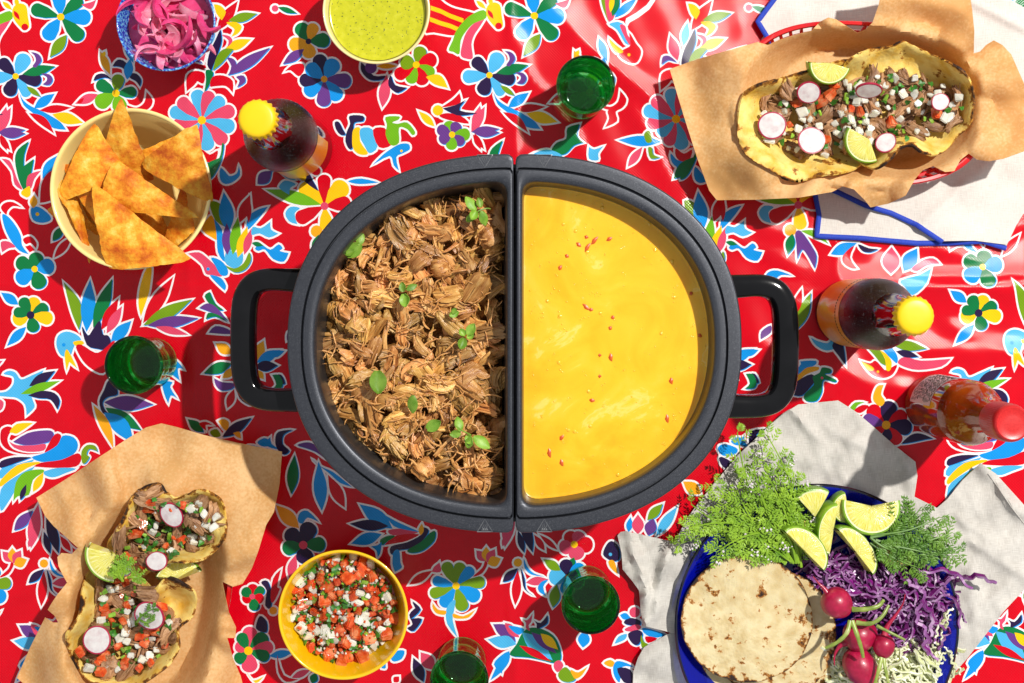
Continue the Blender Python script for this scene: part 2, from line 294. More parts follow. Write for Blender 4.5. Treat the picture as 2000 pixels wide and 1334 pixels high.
# ---------------------------------------------------------------- the printed oilcloth
PRINT = '''
@0 0
F 445 122 28 y | 430 -60 105 b | 600 -20 95 g | 670 125 120 b | 605 290 110 g | 330 290 115 b | 225 55 100 g
L 490 255 362 425 85 0 o
L 600 30 710 -10 50 15 p
F 110 565 24 y | 190 400 115 c | -10 440 95 n | -90 580 100 c | 50 710 105 n | 210 715 80 c | 300 600 100 n
L 160 550 405 490 75 0 g
B 225 385 280 400 300 450 260 500* 235 490 260 450 250 410 v
B 300 545 360 550 385 590 360 630 310 625* 340 600 340 570 v
L 190 640 300 720 40 0 o
B 140 690* 170 745 230 790 300 820 390 870 450 910 490 965* 400 955 310 905 240 840 170 780 b
L 250 805 405 695 75 0 b
L 290 820 530 800 60 0 r
L 385 850 620 915 85 0 y
L 210 840 400 995 60 -10 r
F 858 692 28 y | 880 550 95 o | 1010 680 85 g | 900 830 110 l | 710 780 120 l | 715 610 95 g
L 740 380 815 555 60 0 a
B 830 490* 870 440 930 460 960 540 940 580* 915 510 870 490 n
B 960 545 1010 545 1045 590 1035 640* 1005 600 960 575 n
B 690 600* 710 555 770 545 830 590* 770 575 n
L 940 590 965 430 70 0 b
L 725 700 555 772 70 0 p
B 940 780 1010 800 1070 760 1085 680* 1130 740 1110 800 1030 825 960 810 r
B 1540 480 1560 380 1600 300 1640 215* 1650 300 1620 400 1570 525* n
L 1615 230 1770 5 85 0 r
L 1700 155 1915 100 70 0 o
B 1690 165 1760 165 1800 200 1770 250 1720 275* 1745 220 1700 185 y
L 1670 370 1870 290 75 0 y
B 1650 260 1710 270 1730 310 1690 350* 1700 300 p
B 1590 30* 1640 40 1680 90 1650 150* 1610 100 y
B 1580 525* 1650 470 1740 365* 1680 360 1630 390 1600 450 o
L 1690 560 2010 350 80 0 v
B 1690 430 1740 440 1755 490 1700 550* 1720 490 v
B 1755 570 1810 560 1820 610 1760 650* 1780 600 v
B 1530 520 1585 535 1560 620 1515 690* 1530 600 g
B 1385 650* 1390 560 1450 525 1520 545 1510 620 1450 600 r
B 1560 640 1580 570 1660 560 1730 600 1730 690* 1680 640 1600 640 r
F 1500 893 32 y | 1460 665 105 c | 1560 675 100 p | 1660 725 100 c | 1745 815 105 p | 1745 950 110 c | 1680 1065 105 p | 1550 1120 110 c | 1440 1090 95 p | 1370 1010 95 c | 1285 930 100 p | 1260 820 100 c | 1325 735 100 p
B 1650 1070 1665 1075 1650 1180 1600 1290 1560 1334 1530 1334 1600 1230 1640 1150 g
B 1640 1270 1700 1310 1760 1290 1775 1230* 1785 1300 1740 1350 1680 1370 1640 1340 b
B 1500 1110 1560 1150 1620 1120 1600 1200 1540 1210 1500 1170 r
B 1500 1200 1560 1210 1620 1190 1580 1260 1520 1290 b
L 0 990 40 790 80 0 p
L -30 985 185 965 60 0 v
L 0 1000 45 1120 50 0 r
B 105 1190 130 1110 210 1050* 175 1150 170 1235* 245 1180* 225 1290 190 1390 165 1410* 130 1330 g
B 5 1180* 60 1190 90 1240 120 1330 160 1410 100 1370 80 1270 p
B 190 1390 200 1310 250 1280 300 1270* 250 1330 225 1400 p
B 150 1425 180 1400 215 1385 220 1450 190 1470* 155 1450 y
L 310 1330 430 1150 90 0 b
@0 330
B 290 250* 300 120 340 40 400 20 400 200 350 240 r
B 220 310 240 280 290 285 360 340 370 380 310 400 240 380 b
L 240 290 245 190 60 0 a
O 270 335 14 y
L 385 535 470 420 60 0 g
L 400 660 530 500 60 0 r
B 10 340 50 350 110 420 150 500 160 570 210 635* 140 610 80 540 30 440 b
B 0 290 30 250 90 245 155 285* 90 275 50 310 40 340 r
B 165 520 220 500 265 550 260 590* 220 550 185 560 r
B 0 545 60 540 110 580 60 590 10 620* p
F 252 745 24 y | 270 620 110 g | 115 680 110 g | 400 715 120 b | 300 890 115 g | 120 840 120 b
F 222 1088 30 n | 260 955 100 y | 350 1020 90 g | 390 1120 100 y | 250 1215 95 g | 90 1130 110 y | 95 1060 80 g | 155 960 90 g
L 130 1010 0 920 70 0 b
L 190 1175 45 1320 70 0 b
L 585 1200 470 840 85 15 o
L 640 1215 670 820 110 0 b
L 690 1185 835 815 100 0 g
L 750 1200 880 960 80 0 r
L 790 1225 905 1020 75 0 p
L 820 1290 975 1130 90 0 b
B 605 1170 650 1240 690 1190 740 1130 760 1230 800 1240 820 1300 780 1345 720 1340 640 1310 n
B 1090 740 1130 740 1115 880 1090 970 1045 1100* 1025 1000 1040 880 y
L 1060 1150 1290 800 100 0 r
L 1060 1165 1430 970 95 0 o
L 1090 1165 1475 1110 85 0 v
L 1150 1175 1400 1235 55 0 p
B 415 1310 430 1240 490 1210 560 1230 600 1270 560 1300 540 1340 520 1390 480 1400 440 1380 c
B 1560 245 1640 260 1690 350 1680 430* 1600 380 o
L 1700 470 1665 170 110 0 b
L 1780 400 1860 190 80 0 r
B 1830 440 1850 350 1920 300 1990 280* 1940 350 1860 440 b
B 1500 450 1560 350 1590 370 1620 470 1610 530* a
B 1590 370* 1650 450 1660 580 1670 690 1620 620 1610 480 b
B 1670 690 1690 600 1740 620 1800 620 1800 700 1740 740 c
L 1690 640 1685 400 75 0 v
L 1730 640 1770 355 80 0 l
L 1765 660 1840 425 75 0 y
L 1815 640 1870 440 60 0 p
B 1660 710 1740 740 1810 700 1850 620 1865 680 1820 750 1740 770 o
B 1400 630* 1480 620 1550 670 1620 740 1650 800 1580 790 1530 780 1500 710 p
B 1570 660 1640 680 1690 740 1690 790 1640 790 1600 720 b
B 1560 790 1640 810 1680 870 1670 905* 1620 860 b
O 1548 745 13 b
B 1520 950 1560 915* 1600 1000 1660 1050 1590 1040 g
B 1480 1035* 1540 1000 1610 1030 1690 1130* 1600 1080 v
B 1530 1120* 1550 1070 1630 1090 1690 1140* 1600 1100 g
B 1550 1220* 1600 1170 1690 1190 1720 1230 v
@0 660
B 475 130 500 90 570 230* 510 180* 490 250* y
B 540 30 600 20 620 45 560 60 y
O 470 52 14 b
B 560 70 600 50 700 110 760 90 850 20 800 200 760 265 680 235 610 170 r
B 800 320 850 340 870 420 800 440 760 480 780 540 830 580 760 560 735 470 770 390 n
L 770 480 1140 495 110 0 v
L 780 520 1050 690 100 0 g
L 770 555 990 790 120 -10 b
L 690 500 840 830 75 -8 a
B 1230 240 1260 190 1310 170 1365 235* 1320 230 1335 320* 1270 270 b
B 1205 330 1280 330 1265 370 1320 455* 1270 430 1250 490* 1220 420 b
L 1720 190 1510 265 85 0 g
L 1720 120 1600 40 80 0 a
B 1590 300* 1650 330 1740 340 1720 380 1640 390 1600 350 v
L 1690 525 1740 380 60 0 r
B 1760 370 1800 420 1900 490* 1850 500 1780 450 n
L 1650 300 1760 220 60 0 a
B 20 270 60 245 110 260 150 310 230 280 320 240* 280 320 220 400 240 470 250 520 190 580* 180 500 120 450 50 440 -30 430 -30 410 40 400 90 350 90 290 c
L 210 360 405 245 75 0 n
L 145 420 445 320 65 0 l
B 200 430* 300 395 400 410 440 470 420 535* 370 460 280 450 n
B -20 460 20 480 10 530 -20 540 p
B 0 690 50 660 90 680 60 720 50 770 90 830 200 860 330 855* 200 870 60 840 0 780 r
B 65 700 120 640 240 635* 130 710 90 710 y
B 60 770* 120 800 250 800 330 790 320 840 200 850 100 820 p
B 90 775* 200 710 320 690 385 700 380 760 300 790 180 800 v
B 330 840 400 720 450 730 420 800 340 850 r
B 230 890 320 860 420 800 460 730 540 740 575 800 540 870 420 920 300 925 b
B 245 960* 300 930 450 910 570 860 600 900 560 960 400 970 r
B 310 1000* 420 970 560 975 480 1010 400 1040 340 1030 c
B 0 920 100 890 230 890* 120 930 0 970 n
B 0 980 130 940 250 905* 200 950 0 1050 c
B 0 1060 120 950 260 925 290 935 200 970 80 1050 0 1110 y
B 0 1130 100 1040 250 960 200 1020 120 1120 60 1220 0 1290 c
B 110 1080 180 1000 300 980 320 1000 240 1060 210 1170 130 1180 95 1220* l
L 145 1210 190 1090 40 0 n
L 240 1150 320 1000 60 0 y
B 600 850 640 800 700 805 720 850* 660 830 640 870 660 890 630 935 605 930 o
L 1510 700 1395 605 70 0 g
B 1480 640 1530 625 1580 650* 1530 650 1530 690 r
B 1620 620* 1660 605 1700 630 1690 690 1660 680 a
L 1650 740 1870 595 75 0 n
B 1560 700 1610 680 1640 730 1590 740 o
B 1730 710* 1780 700 1790 750* 1760 740 a
@0 984
L 100 200 240 50 80 0 v
L 225 335 280 0 95 0 p
L 430 370 340 60 80 0 n
@480 330
F 583 275 30 p | 580 40 100 r | 410 110 130 y | 745 100 140 y | 370 380 110 r | 780 250 110 r | 600 460 100 y
L 560 265 140 150 95 0 l
B 245 130 290 85 370 110 330 140 320 190* 270 160 c
B 290 330 330 280 400 290 360 330 380 410* 320 390 c
B 400 50 450 30 500 90 540 165* 470 120 n
B 760 90 860 70 990 100* 900 110 820 110 b
L 85 110 190 10 90 0 v
B 50 430 110 440 180 390* 185 450 240 480* 170 510 100 480 40 490 c
B 65 590 110 560 180 600 240 560 270 590 250 610 315 625* 280 690 200 670 140 600 90 610 b
L 40 550 130 570 35 0 g
L 20 400 20 200 40 0 r
@480 660
L 60 180 130 20 90 0 a
L 75 185 255 90 80 0 b
L 60 215 235 205 80 0 n
L 75 240 130 310 50 0 a
B 215 280* 260 275 290 340 250 345* 265 310 n
B 120 790* 180 740* 190 790 240 830 180 820 b
B 215 760 240 700 350 685* 280 720 270 790 320 840 280 870 230 830 n
L 335 1165 360 870 85 0 g
B 380 800 440 780 500 790 560 850 590 900 520 850 440 820 v
L 565 1290 540 920 100 0 b
B 490 900* 560 960 650 1000 790 1110* 700 1080 620 1010 540 950 b
L 735 1265 610 1020 90 0 r
@480 984
F 425 310 32 p | 480 140 130 n | 300 200 120 n | 590 300 110 g | 440 450 130 n | 270 340 110 g
B 385 130 400 70 460 55 545 140* 460 105 420 150 b
L 395 185 220 10 100 0 a
L 320 560 370 380 70 0 p
L 1090 190 845 5 110 0 b
L 1060 170 770 150 80 0 n
L 1010 230 780 300 90 0 b
B 1060 200 1180 190 1280 220 1100 240 p
B 1030 310* 1120 240 1290 230 1200 280 1100 300 r
B 1040 90* 1130 140 1300 215* 1200 200 1100 170 b
B 1010 310 1000 270 1060 240 1110 245 1060 280 g
B 1080 320 1200 290 1310 230 1320 180 1360 200 1330 260 1250 330 1130 350 1080 380 n
B 1200 350 1300 290 1370 220 1410 210 1400 280 1320 350 1240 370 g
B 930 320* 980 310 1010 290 1000 370 980 400* 970 350 b
B 1100 360 1140 350 1150 440 1160 480 1110 510* 1090 450 b
L 1300 240 1310 150 40 0 a
F 1565 615 28 y | 1480 440 90 o | 1600 440 90 o | 1690 480 85 b | 1780 580 90 o | 1740 710 110 b | 1620 800 100 o | 1460 770 95 b | 1370 680 85 o | 1390 570 80 b
B 1560 720 1550 800 1540 870 1575 1000* 1500 900 1490 800 1520 740 c
B 1390 740* 1430 790 1490 800 1480 830 1420 820 1390 780 a
B 1545 820 1620 840 1710 790* 1660 850 1590 860 1545 850 a
B 1690 545 1760 480 1780 430 1800 450 1760 520 r
L 1790 430 1715 350 70 0 p
L 1790 430 1790 322 70 0 a
L 1795 440 1855 340 70 0 p
L 1800 450 1900 410 80 0 a
L 1215 605 1390 500 60 0 r
L 1385 510 1440 440 60 10 p
B 1215 830 1260 780* 1240 730 1300 790 1230 860* 1310 860 1250 950 1200 930 1240 900 n
F 45 695 22 p | 50 600 80 r | 130 630 70 g | 130 720 80 r | 65 800 80 g | -30 720 80 r | -30 640 80 g
B 110 590 160 580 190 680 180 780 140 760 150 650 n
B 180 700 200 560 260 490* 230 620 250 640 200 740 r
O 200 800 30 a
F 15 1100 32 y | 30 920 110 p | 150 980 110 g | 200 1070 100 p | 170 1150 90 g | 30 1260 120 p | -80 1180 90 g | -80 1050 90 p | -50 970 90 g
B 70 920 100 840 150 880 150 960 90 950 n
L 170 1140 350 1110 60 0 b
B 0 1250 50 1320 130 1290* 70 1340 y
B 230 1130* 280 1280 390 1310* 300 1330 240 1260 r
L 340 1300 480 1240 50 0 p
L 490 1340 520 1260 60 0 g
L 1320 1330 1245 1150 80 0 n
L 1400 1240 1300 1110 100 0 p
B 1080 1150 1120 1100 1180 1100 1160 1160 1100 1180 b
L 1010 1230 1040 1200 40 0 b
L 1100 1334 1140 1290 50 0 r
L 1990 990 1840 900 90 0 v
L 2000 1050 1800 1015 90 0 c
L 1990 960 1930 890 60 0 p
B 1960 1100 1900 1160 1860 1230 1820 1320* 1900 1260 1960 1180 b
@980 984
F 540 305 27 y | 490 210 100 r | 600 215 110 p | 680 310 120 r | 570 420 120 p | 430 340 110 p
L 510 470 540 400 50 0 g
F 488 545 15 a | 475 415 100 n | 620 470 110 b | 350 545 130 c | 600 600 100 n | 480 680 100 b
L 440 500 310 415 70 0 o
L 180 590 350 565 65 0 p
B 270 620 300 580 345 570 310 620 330 690* 280 660 b
L 380 775 410 600 80 0 o
L 605 1075 620 940 90 0 b
O 120 440 32 a
L 5 585 120 480 60 0 n
L 100 760 120 490 70 0 r
B 140 480* 170 560 180 640 240 690* 170 640 150 560 n
B 165 410 190 470 240 520 320 545* 220 530 170 480 b
B 110 1050 150 970 200 930 280 930 380 980 430 1070 440 1160 390 1190 300 1170 200 1150 60 1130 g
L 150 960 380 1170 110 0 c
L 220 960 410 1120 70 0 v
L 290 970 420 1090 70 0 y
L 130 1060 370 1180 55 0 r
B 390 1190 430 1170 460 1210 420 1260 390 1230 p
B 420 1270 470 1220 510 1250 550 1310 500 1334 440 1320 o
B 515 1240 570 1260 640 1215* 600 1280 550 1310 520 1270 a
L 100 1030 -40 910 90 0 v
L 110 1050 -50 1000 80 0 c
L 130 1000 20 900 60 0 p
B 50 910 120 920 170 940 130 980 80 950 b
B 0 1270* 20 1200 50 1110 0 1130 -60 1200 b
B 150 860* 190 870 230 820* 220 880 200 910 210 950 180 930 180 890 p
B 240 870* 290 890 340 830* 340 890 280 930 260 930 260 900 n
B 755 380 780 310 820 280 870 320 880 400 850 430 800 420 n
O 810 380 13 c
B 795 430 840 430 865 530* 810 480 a
B 910 880 950 850 1030 870 1020 910 930 900 n
B 920 930 1000 900 1040 920 1000 950 930 950 p
B 940 970 1010 940 1050 970 1020 1050 970 1040 n
B 840 1045* 870 990 930 970 920 1010 870 1035 c
L 880 830 960 850 50 0 b
O 990 810 40 p
B 1050 925 1130 940 1220 980 1130 1000 1060 965 b
B 1040 980 1060 1030 1090 1050 1050 1080 1035 1030 o
B 1070 990 1160 1005 1090 1040 r
B 760 1190 810 1165 850 1200 810 1220 a
B 830 1220 860 1175 930 1190 980 1220 900 1220 880 1334 840 1290 b
B 860 1230 960 1240 980 1334 910 1334 n
L 945 215 960 100 50 0 b
L 1015 230 1015 80 90 0 p
L 1090 240 1130 110 90 0 v
L 1085 125 1200 0 70 0 o
L 1150 245 1310 20 75 0 c
L 165 365 120 200 50 0 n
L 320 350 240 230 50 0 r
L 415 345 280 230 40 0 r
L 5 320 40 230 40 0 p
@980 660
B 1610 830 1640 795 1700 800 1760 830 1740 870 1650 880 b
B 1710 770 1760 740 1800 760 1790 800 1740 800 b
B 1620 900 1650 890 1730 940 1680 975 1640 950 n
L 1485 1165 1350 1070 90 0 a
B 1820 270* 1870 270 1900 330 1880 375 1810 380* 1850 340 g
L 1800 130 1915 90 50 0 b
@480 0
L 235 50 380 95 40 0 g
O 215 60 25 p
F 463 303 22 n | 390 170 110 g | 510 170 90 a | 620 290 110 g | 470 430 105 a | 320 340 110 a
L 430 360 270 475 70 0 v
F 580 585 25 a | 535 400 105 n | 670 440 120 b | 780 600 110 v | 700 740 110 b | 575 790 105 v | 440 700 110 b | 395 595 100 n | 450 480 110 b
B 285 530* 340 480 420 470 430 520 390 565 330 520 r
F 1268 480 26 y | 1310 345 100 o | 1420 430 110 r | 1400 560 100 l | 1330 630 100 r | 1220 620 90 l | 1110 570 100 r | 1150 450 110 o
L 1340 570 1505 655 80 -10 y
B 855 475 870 470 950 560 1040 560 1010 590 920 590 860 530 n
L 1015 800 1050 550 85 0 p
B 1060 600 1080 560 1110 630 1200 650* 1130 690 1070 650 n
O 930 500 45 v
L 970 490 1130 490 40 0 a
B 770 860 870 860 870 900 810 910 800 960 800 1080 770 1110 740 1050 750 980 775 920 n
B 660 910 690 905 720 960 740 1000 700 1000 670 960 n
B 800 960 850 950 850 1050 910 1140 850 1150 800 1110 790 1040 y
B 855 955 940 960 980 1090 920 1140 880 1080 850 1020 c
B 945 965 1030 950 1060 1010 1080 1080 990 1095 r
B 1040 870 1140 865 1135 890 1090 910 1130 920 1200 910 1260 980 1240 1005 1200 960 1140 950 1140 1060 1080 1080 1040 1000 1050 930 l
B 1090 1100 1150 1070 1210 1070 1220 1110 1170 1140 1120 1170 1140 1270* 1100 1230 1070 1160 940 1230* 1020 1150 b
O 1158 1122 10 y
O 1430 820 40 y
B 1450 800* 1540 740 1590 690* 1600 760 1520 790 r
B 1440 860 1500 840 1600 860 1660 920 1500 890 r
B 1465 805* 1560 780 1640 740* 1590 820 1740 840* 1600 860 1530 840 n
L 1405 940 1285 825 55 0 y
F 1535 1000 24 y | 1500 900 85 l | 1580 910 85 v | 1670 1000 95 l | 1620 1070 80 v | 1530 1115 85 l | 1440 1050 80 v | 1425 950 85 v
L 1680 980 1780 790 75 0 p
L 1700 990 1890 985 65 0 v
L 1690 1000 1775 1110 45 0 r
B 1380 -60 1480 20 1560 60 1700 95 1660 120 1570 220 1545 262 1400 240 1330 230 1330 40 r
S 1375 55 1450 80 1520 115 1620 152 34 y
S 1370 140 1450 170 1520 190 1590 220 34 y
L 1715 0 1790 65 34 0 y
L 1815 -30 1830 45 34 0 y
B 1780 135* 1740 200 1700 260 1680 330 1690 430 1640 435 1600 410 1610 330 1640 240 1700 170 p
B 1770 70 1790 130 1700 170 1640 230 1600 300 1590 400 1545 385 1510 370 1540 300 1570 220 1660 120 l
B 1790 60 1830 15 1890 30 1905 110 1915 190 1880 215 1855 200 1800 130 y
L 1800 68 1845 138 30 0 r
O 1882 190 26 r
@980 0
B 740 -20 770 -20 785 80 795 160* 755 60 o
B 770 -20 810 -20 840 120 800 160* 780 100 p
L 825 120 870 -60 60 0 g
L 810 90 830 -60 40 0 y
L 840 130 1010 -20 60 0 b
B 800 175 900 170 960 330* 920 320 860 220 c
B 880 190 920 190 940 260 990 320 950 330 p
B 950 240 1000 320 1040 380 1010 460 950 465 890 430 870 390 920 360 960 330 r
B 800 280* 850 330 900 370 900 390 850 390 810 330 y
O 948 405 12 y
S 935 170 940 150 1010 110 1090 50 1130 -10 14 w
L 725 280 785 460 60 0 b
B 890 680* 930 740 900 800 850 830 860 900 770 945* 800 880 790 820 850 790 r
L 555 410 575 370 30 0 y
L 370 765 420 720 30 0 r
B 370 1120 410 1060 480 1030 490 950 580 920* 560 1010 610 1060* 540 1080 480 1140 420 1150 g
B 230 1150 330 1110 430 1140 440 1170 300 1170 c
B 650 1090* 690 1110 760 1085* 720 1140 720 1190 650 1180 c
L 1190 1055 865 1040 80 0 b
B 1060 1000 1100 970 1120 1050 1080 1060 o
L 940 1240 1050 1090 60 0 p
B 1090 1100 1120 1100 1130 1150 1180 1170* 1110 1180 o
B 1260 1140 1320 1200 1400 1210 1330 1250 1270 1210 b
L 1280 1330 1450 1160 90 0 g
B 1440 1240 1500 1300 1540 1334 1440 1334 b
L 1310 450 1255 255 80 0 p
L 1355 340 1385 160 60 0 c
B 1190 480* 1200 420 1250 415 1300 460 1240 445 v
B 1185 670* 1190 580 1240 530 1260 600 r
@1480 330
O 245 455 45 a
L 260 480 225 640 70 0 g
B 280 480 320 460 400 570 440 650 425 740* 370 640 330 600 295 680* 290 560 v
L 320 460 530 560 50 -12 l
L 545 635 740 550 85 0 b
B 640 640 720 570 690 660 740 740* 700 740 640 700 r
B 750 560 830 590 900 595* 840 620 780 610 n
L 990 780 1000 580 130 0 p
L 1090 760 1190 590 110 0 b
B 1150 740 1230 680 1310 665 1360 705* 1260 720 1190 760 p
B 1060 830 1200 790 1295 740* 1250 850 1150 940 1090 880 c
B 50 830 80 770 150 755 260 795* 180 790 140 820 120 850 70 850 b
B 25 1270* 30 1210 100 1165 100 1220 v
L 275 1210 400 920 90 0 o
L 270 1100 330 890 60 0 r
@1480 660
B 400 0 440 20 520 40 560 10 600 60 520 95 440 60 c
B 555 60 600 0 640 60 655 205* 600 130 n
B 770 170* 840 190 880 170 930 220 960 240 1040 200 1010 270 940 300 860 280 800 220 r
B 775 175* 850 210 870 240 820 240 y
B 815 70* 900 80 940 140 970 210* 920 190 870 130 o
B 910 90* 960 120 1000 180 990 240 960 240 950 160 y
B 1045 180 1100 140 1220 170 1440 155* 1370 215 1200 240 1090 215 p
B 920 60 980 50 1040 130 1040 190 1000 160 950 110 b
L 990 40 1260 80 75 0 o
L 1030 100 1200 140 55 0 n
O 898 252 10 y
B 240 300 320 200 320 175 430 170 430 200 370 230 330 270 260 300 b
B 250 320 320 260 370 220 450 215 450 240 390 260 340 290 290 350 240 390 a
B 230 400 300 320 400 270 430 310 400 360 330 430 250 420 n
B 360 470 350 420 420 350 410 290 460 260 480 220 540 230 540 260 500 270 580 310 570 330 500 310 480 340 480 400 440 470 g
O 480 298 10 p
F 960 650 33 a | 830 510 115 r | 985 470 125 n | 1110 560 105 r | 1150 670 120 n | 1060 790 100 r | 970 770 80 n | 870 700 80 r | 785 600 100 v
B 860 430 890 360 940 350* 920 420 950 470 920 510 870 480 a
B 690 520* 730 480 800 480* 750 500 720 540 l
B 720 540 780 500 830 510 770 560 r
L 1070 790 1310 750 60 -15 n
'''
PCOL = {'r': (0.60, 0.0008, 0.010), 'w': (0.80, 0.78, 0.80), 'g': (0.004, 0.17, 0.045), 'o': (0.16, 0.30, 0.008), 'l': (0.15, 0.42, 0.01),
        'b': (0.006, 0.27, 0.72), 'c': (0.07, 0.42, 0.74), 'y': (0.90, 0.52, 0.004), 'a': (0.82, 0.36, 0.01), 'p': (0.68, 0.06, 0.13),
        'n': (0.022, 0.010, 0.052), 'v': (0.13, 0.04, 0.23)}
Z = 3.8115
def p_leaf(x0, y0, x1, y1, w, bend):
    dx, dy = x1 - x0, y1 - y0; L = math.hypot(dx, dy); ux, uy = dx / L, dy / L; nx, ny = -uy, ux
    b = bend * 2.0; pts = []
    n = 9
    for side in (1, -1):
        rr = range(n) if side == 1 else range(n, 0, -1)
        for i in rr:
            t = i / n; s = math.sin(math.pi * t ** 0.9) ** 1.15 * w * 0.5
            c = b * math.sin(math.pi * t)
            pts.append((x0 + dx * t + nx * (c + side * s), y0 + dy * t + ny * (c + side * s)))
    return pts
def p_petal(x0, y0, x1, y1, w):
    dx, dy = x1 - x0, y1 - y0; L = math.hypot(dx, dy); ux, uy = dx / L, dy / L; nx, ny = -uy, ux
    pts = []; n = 9; r = w * 0.5; c = L - r * 0.9
    pts.append((x0, y0))
    for (t, ww) in ((0.3, 0.42), (0.6, 0.82)):
        pts.append((x0 + ux * c * t + nx * r * ww, y0 + uy * c * t + ny * r * ww))
    for i in range(n + 1):
        a = math.pi / 2 - math.pi * i / n
        pts.append((x0 + ux * (c + math.cos(a) * r * 0.9) + nx * math.sin(a) * r, y0 + uy * (c + math.cos(a) * r * 0.9) + ny * math.sin(a) * r))
    for (t, ww) in ((0.6, 0.82), (0.3, 0.42)):
        pts.append((x0 + ux * c * t - nx * r * ww, y0 + uy * c * t - ny * r * ww))
    return pts
def p_blob(raw):
    n = len(raw); out = []
    for i in range(n):
        (ax, ay, _), (bx, by, bc), (cx, cy, cc), (dx, dy, _) = raw[i - 1], raw[i], raw[(i + 1) % n], raw[(i + 2) % n]
        t1 = (0, 0) if bc else ((cx - ax) * 0.5, (cy - ay) * 0.5); t2 = (0, 0) if cc else ((dx - bx) * 0.5, (dy - by) * 0.5)
        k = 3
        for j in range(k):
            t = j / k; h1 = 2 * t ** 3 - 3 * t * t + 1; h2 = t ** 3 - 2 * t * t + t; h3 = -2 * t ** 3 + 3 * t * t; h4 = t ** 3 - t * t
            out.append((h1 * bx + h2 * t1[0] + h3 * cx + h4 * t2[0], h1 * by + h2 * t1[1] + h3 * cy + h4 * t2[1]))
    return out
def p_off(pts, d):
    n = len(pts); A = sum(pts[i][0] * pts[(i + 1) % n][1] - pts[(i + 1) % n][0] * pts[i][1] for i in range(n))
    s = 1 if A > 0 else -1; out = []
    for i in range(n):
        x0, y0 = pts[i - 1]; x1, y1 = pts[i]; x2, y2 = pts[(i + 1) % n]
        a = (y1 - y0, x0 - x1); b = (y2 - y1, x1 - x2)
        la = math.hypot(*a) or 1; lb = math.hypot(*b) or 1
        mx, my = a[0] / la + b[0] / lb, a[1] / la + b[1] / lb; ml = math.hypot(mx, my)
        if ml < 0.2: mx, my = (x1 - x0) / la, (y1 - y0) / la; k = 1.5; ml = 1; mx *= s; my *= s
        else: k = min(2.0 / ml, 2.0)
        out.append((x1 + s * mx / ml * d * k, y1 + s * my / ml * d * k))
    return out
def parse_print():
    shapes = []
    fx = fy = 0
    for ln in PRINT.strip().split('\n'):
        if ln[0] == '@':
            fx, fy = map(float, ln[1:].split()); continue
        k, rest = ln[0], ln[2:]
        cur = []
        if k == 'F':
            segs = rest.split('|'); cx, cy, rc, cc = segs[0].split(); cx, cy, rc = float(cx), float(cy), float(rc)
            for s in segs[1:]:
                ex, ey, w, c = s.split(); cur.append((p_petal(cx, cy, float(ex), float(ey), float(w)), c))
            cur.append(([(cx + rc * math.cos(a * math.pi / 6), cy + rc * math.sin(a * math.pi / 6)) for a in range(12)], cc))
        else:
            t = rest.split(); c = t[-1]
            if k == 'L': cur.append((p_leaf(*map(float, t[:-1])), c))
            elif k == 'O':
                cx, cy, rc = map(float, t[:-1]); cur.append(([(cx + rc * math.cos(a * math.pi / 6), cy + rc * math.sin(a * math.pi / 6)) for a in range(12)], c))
            elif k == 'S':
                q = list(map(float, t[:-1])); w = q[-1]; q = [(q[i], q[i + 1]) for i in range(0, len(q) - 1, 2)]
                up = [(x, y - w / 2) for x, y in q]; dn = [(x, y + w / 2) for x, y in reversed(q)]
                cur.append((up + dn, c))
            else:
                raw = []
                for i in range(0, len(t) - 1, 2):
                    yv = t[i + 1]; raw.append((float(t[i]), float(yv.rstrip('*')), yv.endswith('*')))
                cur.append((p_blob(raw), c))
        for pts, c in cur:
            shapes.append(([(fx + x / Z, fy + y / Z) for x, y in pts], c))
    return shapes
_n1 = rnoise(11, 10, 260, 700); _n2 = rnoise(12, 12, 70, 190)
RIDGE = [  # x0 y0 x1 y1 width height(mm): folds of the oilcloth
    (372, -200, 372, 1500, 10, 0.9), (1003, -200, 1003, 1500, 10, 0.8), (1634, 300, 1634, 1500, 10, 0.9),
    (-250, 566, 2300, 566, 10, 0.6), (1690, 562, 2030, 572, 30, 3.6), (1740, 548, 2000, 556, 13, 1.6), (1560, 590, 1760, 655, 20, 1.3), (1080, 30, 1300, 210, 22, 1.2),
    (1180, 120, 1320, 230, 15, 1.1), (1010, 90, 1045, 220, 16, 0.9), (1040, 160, 1130, 280, 14, 0.8), (1240, 210, 1290, 330, 16, 0.9),
    (1450, 60, 1330, 380, 24, 0.9), (1440, 430, 1600, 470, 20, 0.9), (1450, 480, 1560, 520, 18, 0.9), (470, 20, 420, 330, 40, 1.0),
    (130, 560, 380, 520, 20, 1.0), (90, 500, 300, 545, 18, 0.9), (300, 620, 420, 600, 20, 1.0), (200, 480, 330, 470, 22, 0.8), (1500, 690, 1760, 760, 22, 1.0), (1750, 690, 2010, 690, 18, 1.1),
    (1880, 640, 2010, 700, 16, 0.9), (1650, 720, 1800, 880, 24, 1.0), (540, 370, 700, 345, 18, 0.7), (820, 200, 980, 280, 30, 0.8), (150, 60, 160, 420, 30, 0.6),
    (0, 690, 140, 640, 24, 0.7), (1230, 850, 1330, 1000, 20, 0.7), (1880, 460, 2050, 430, 20, 1.0), (1700, 470, 1900, 500, 14, 0.9)]
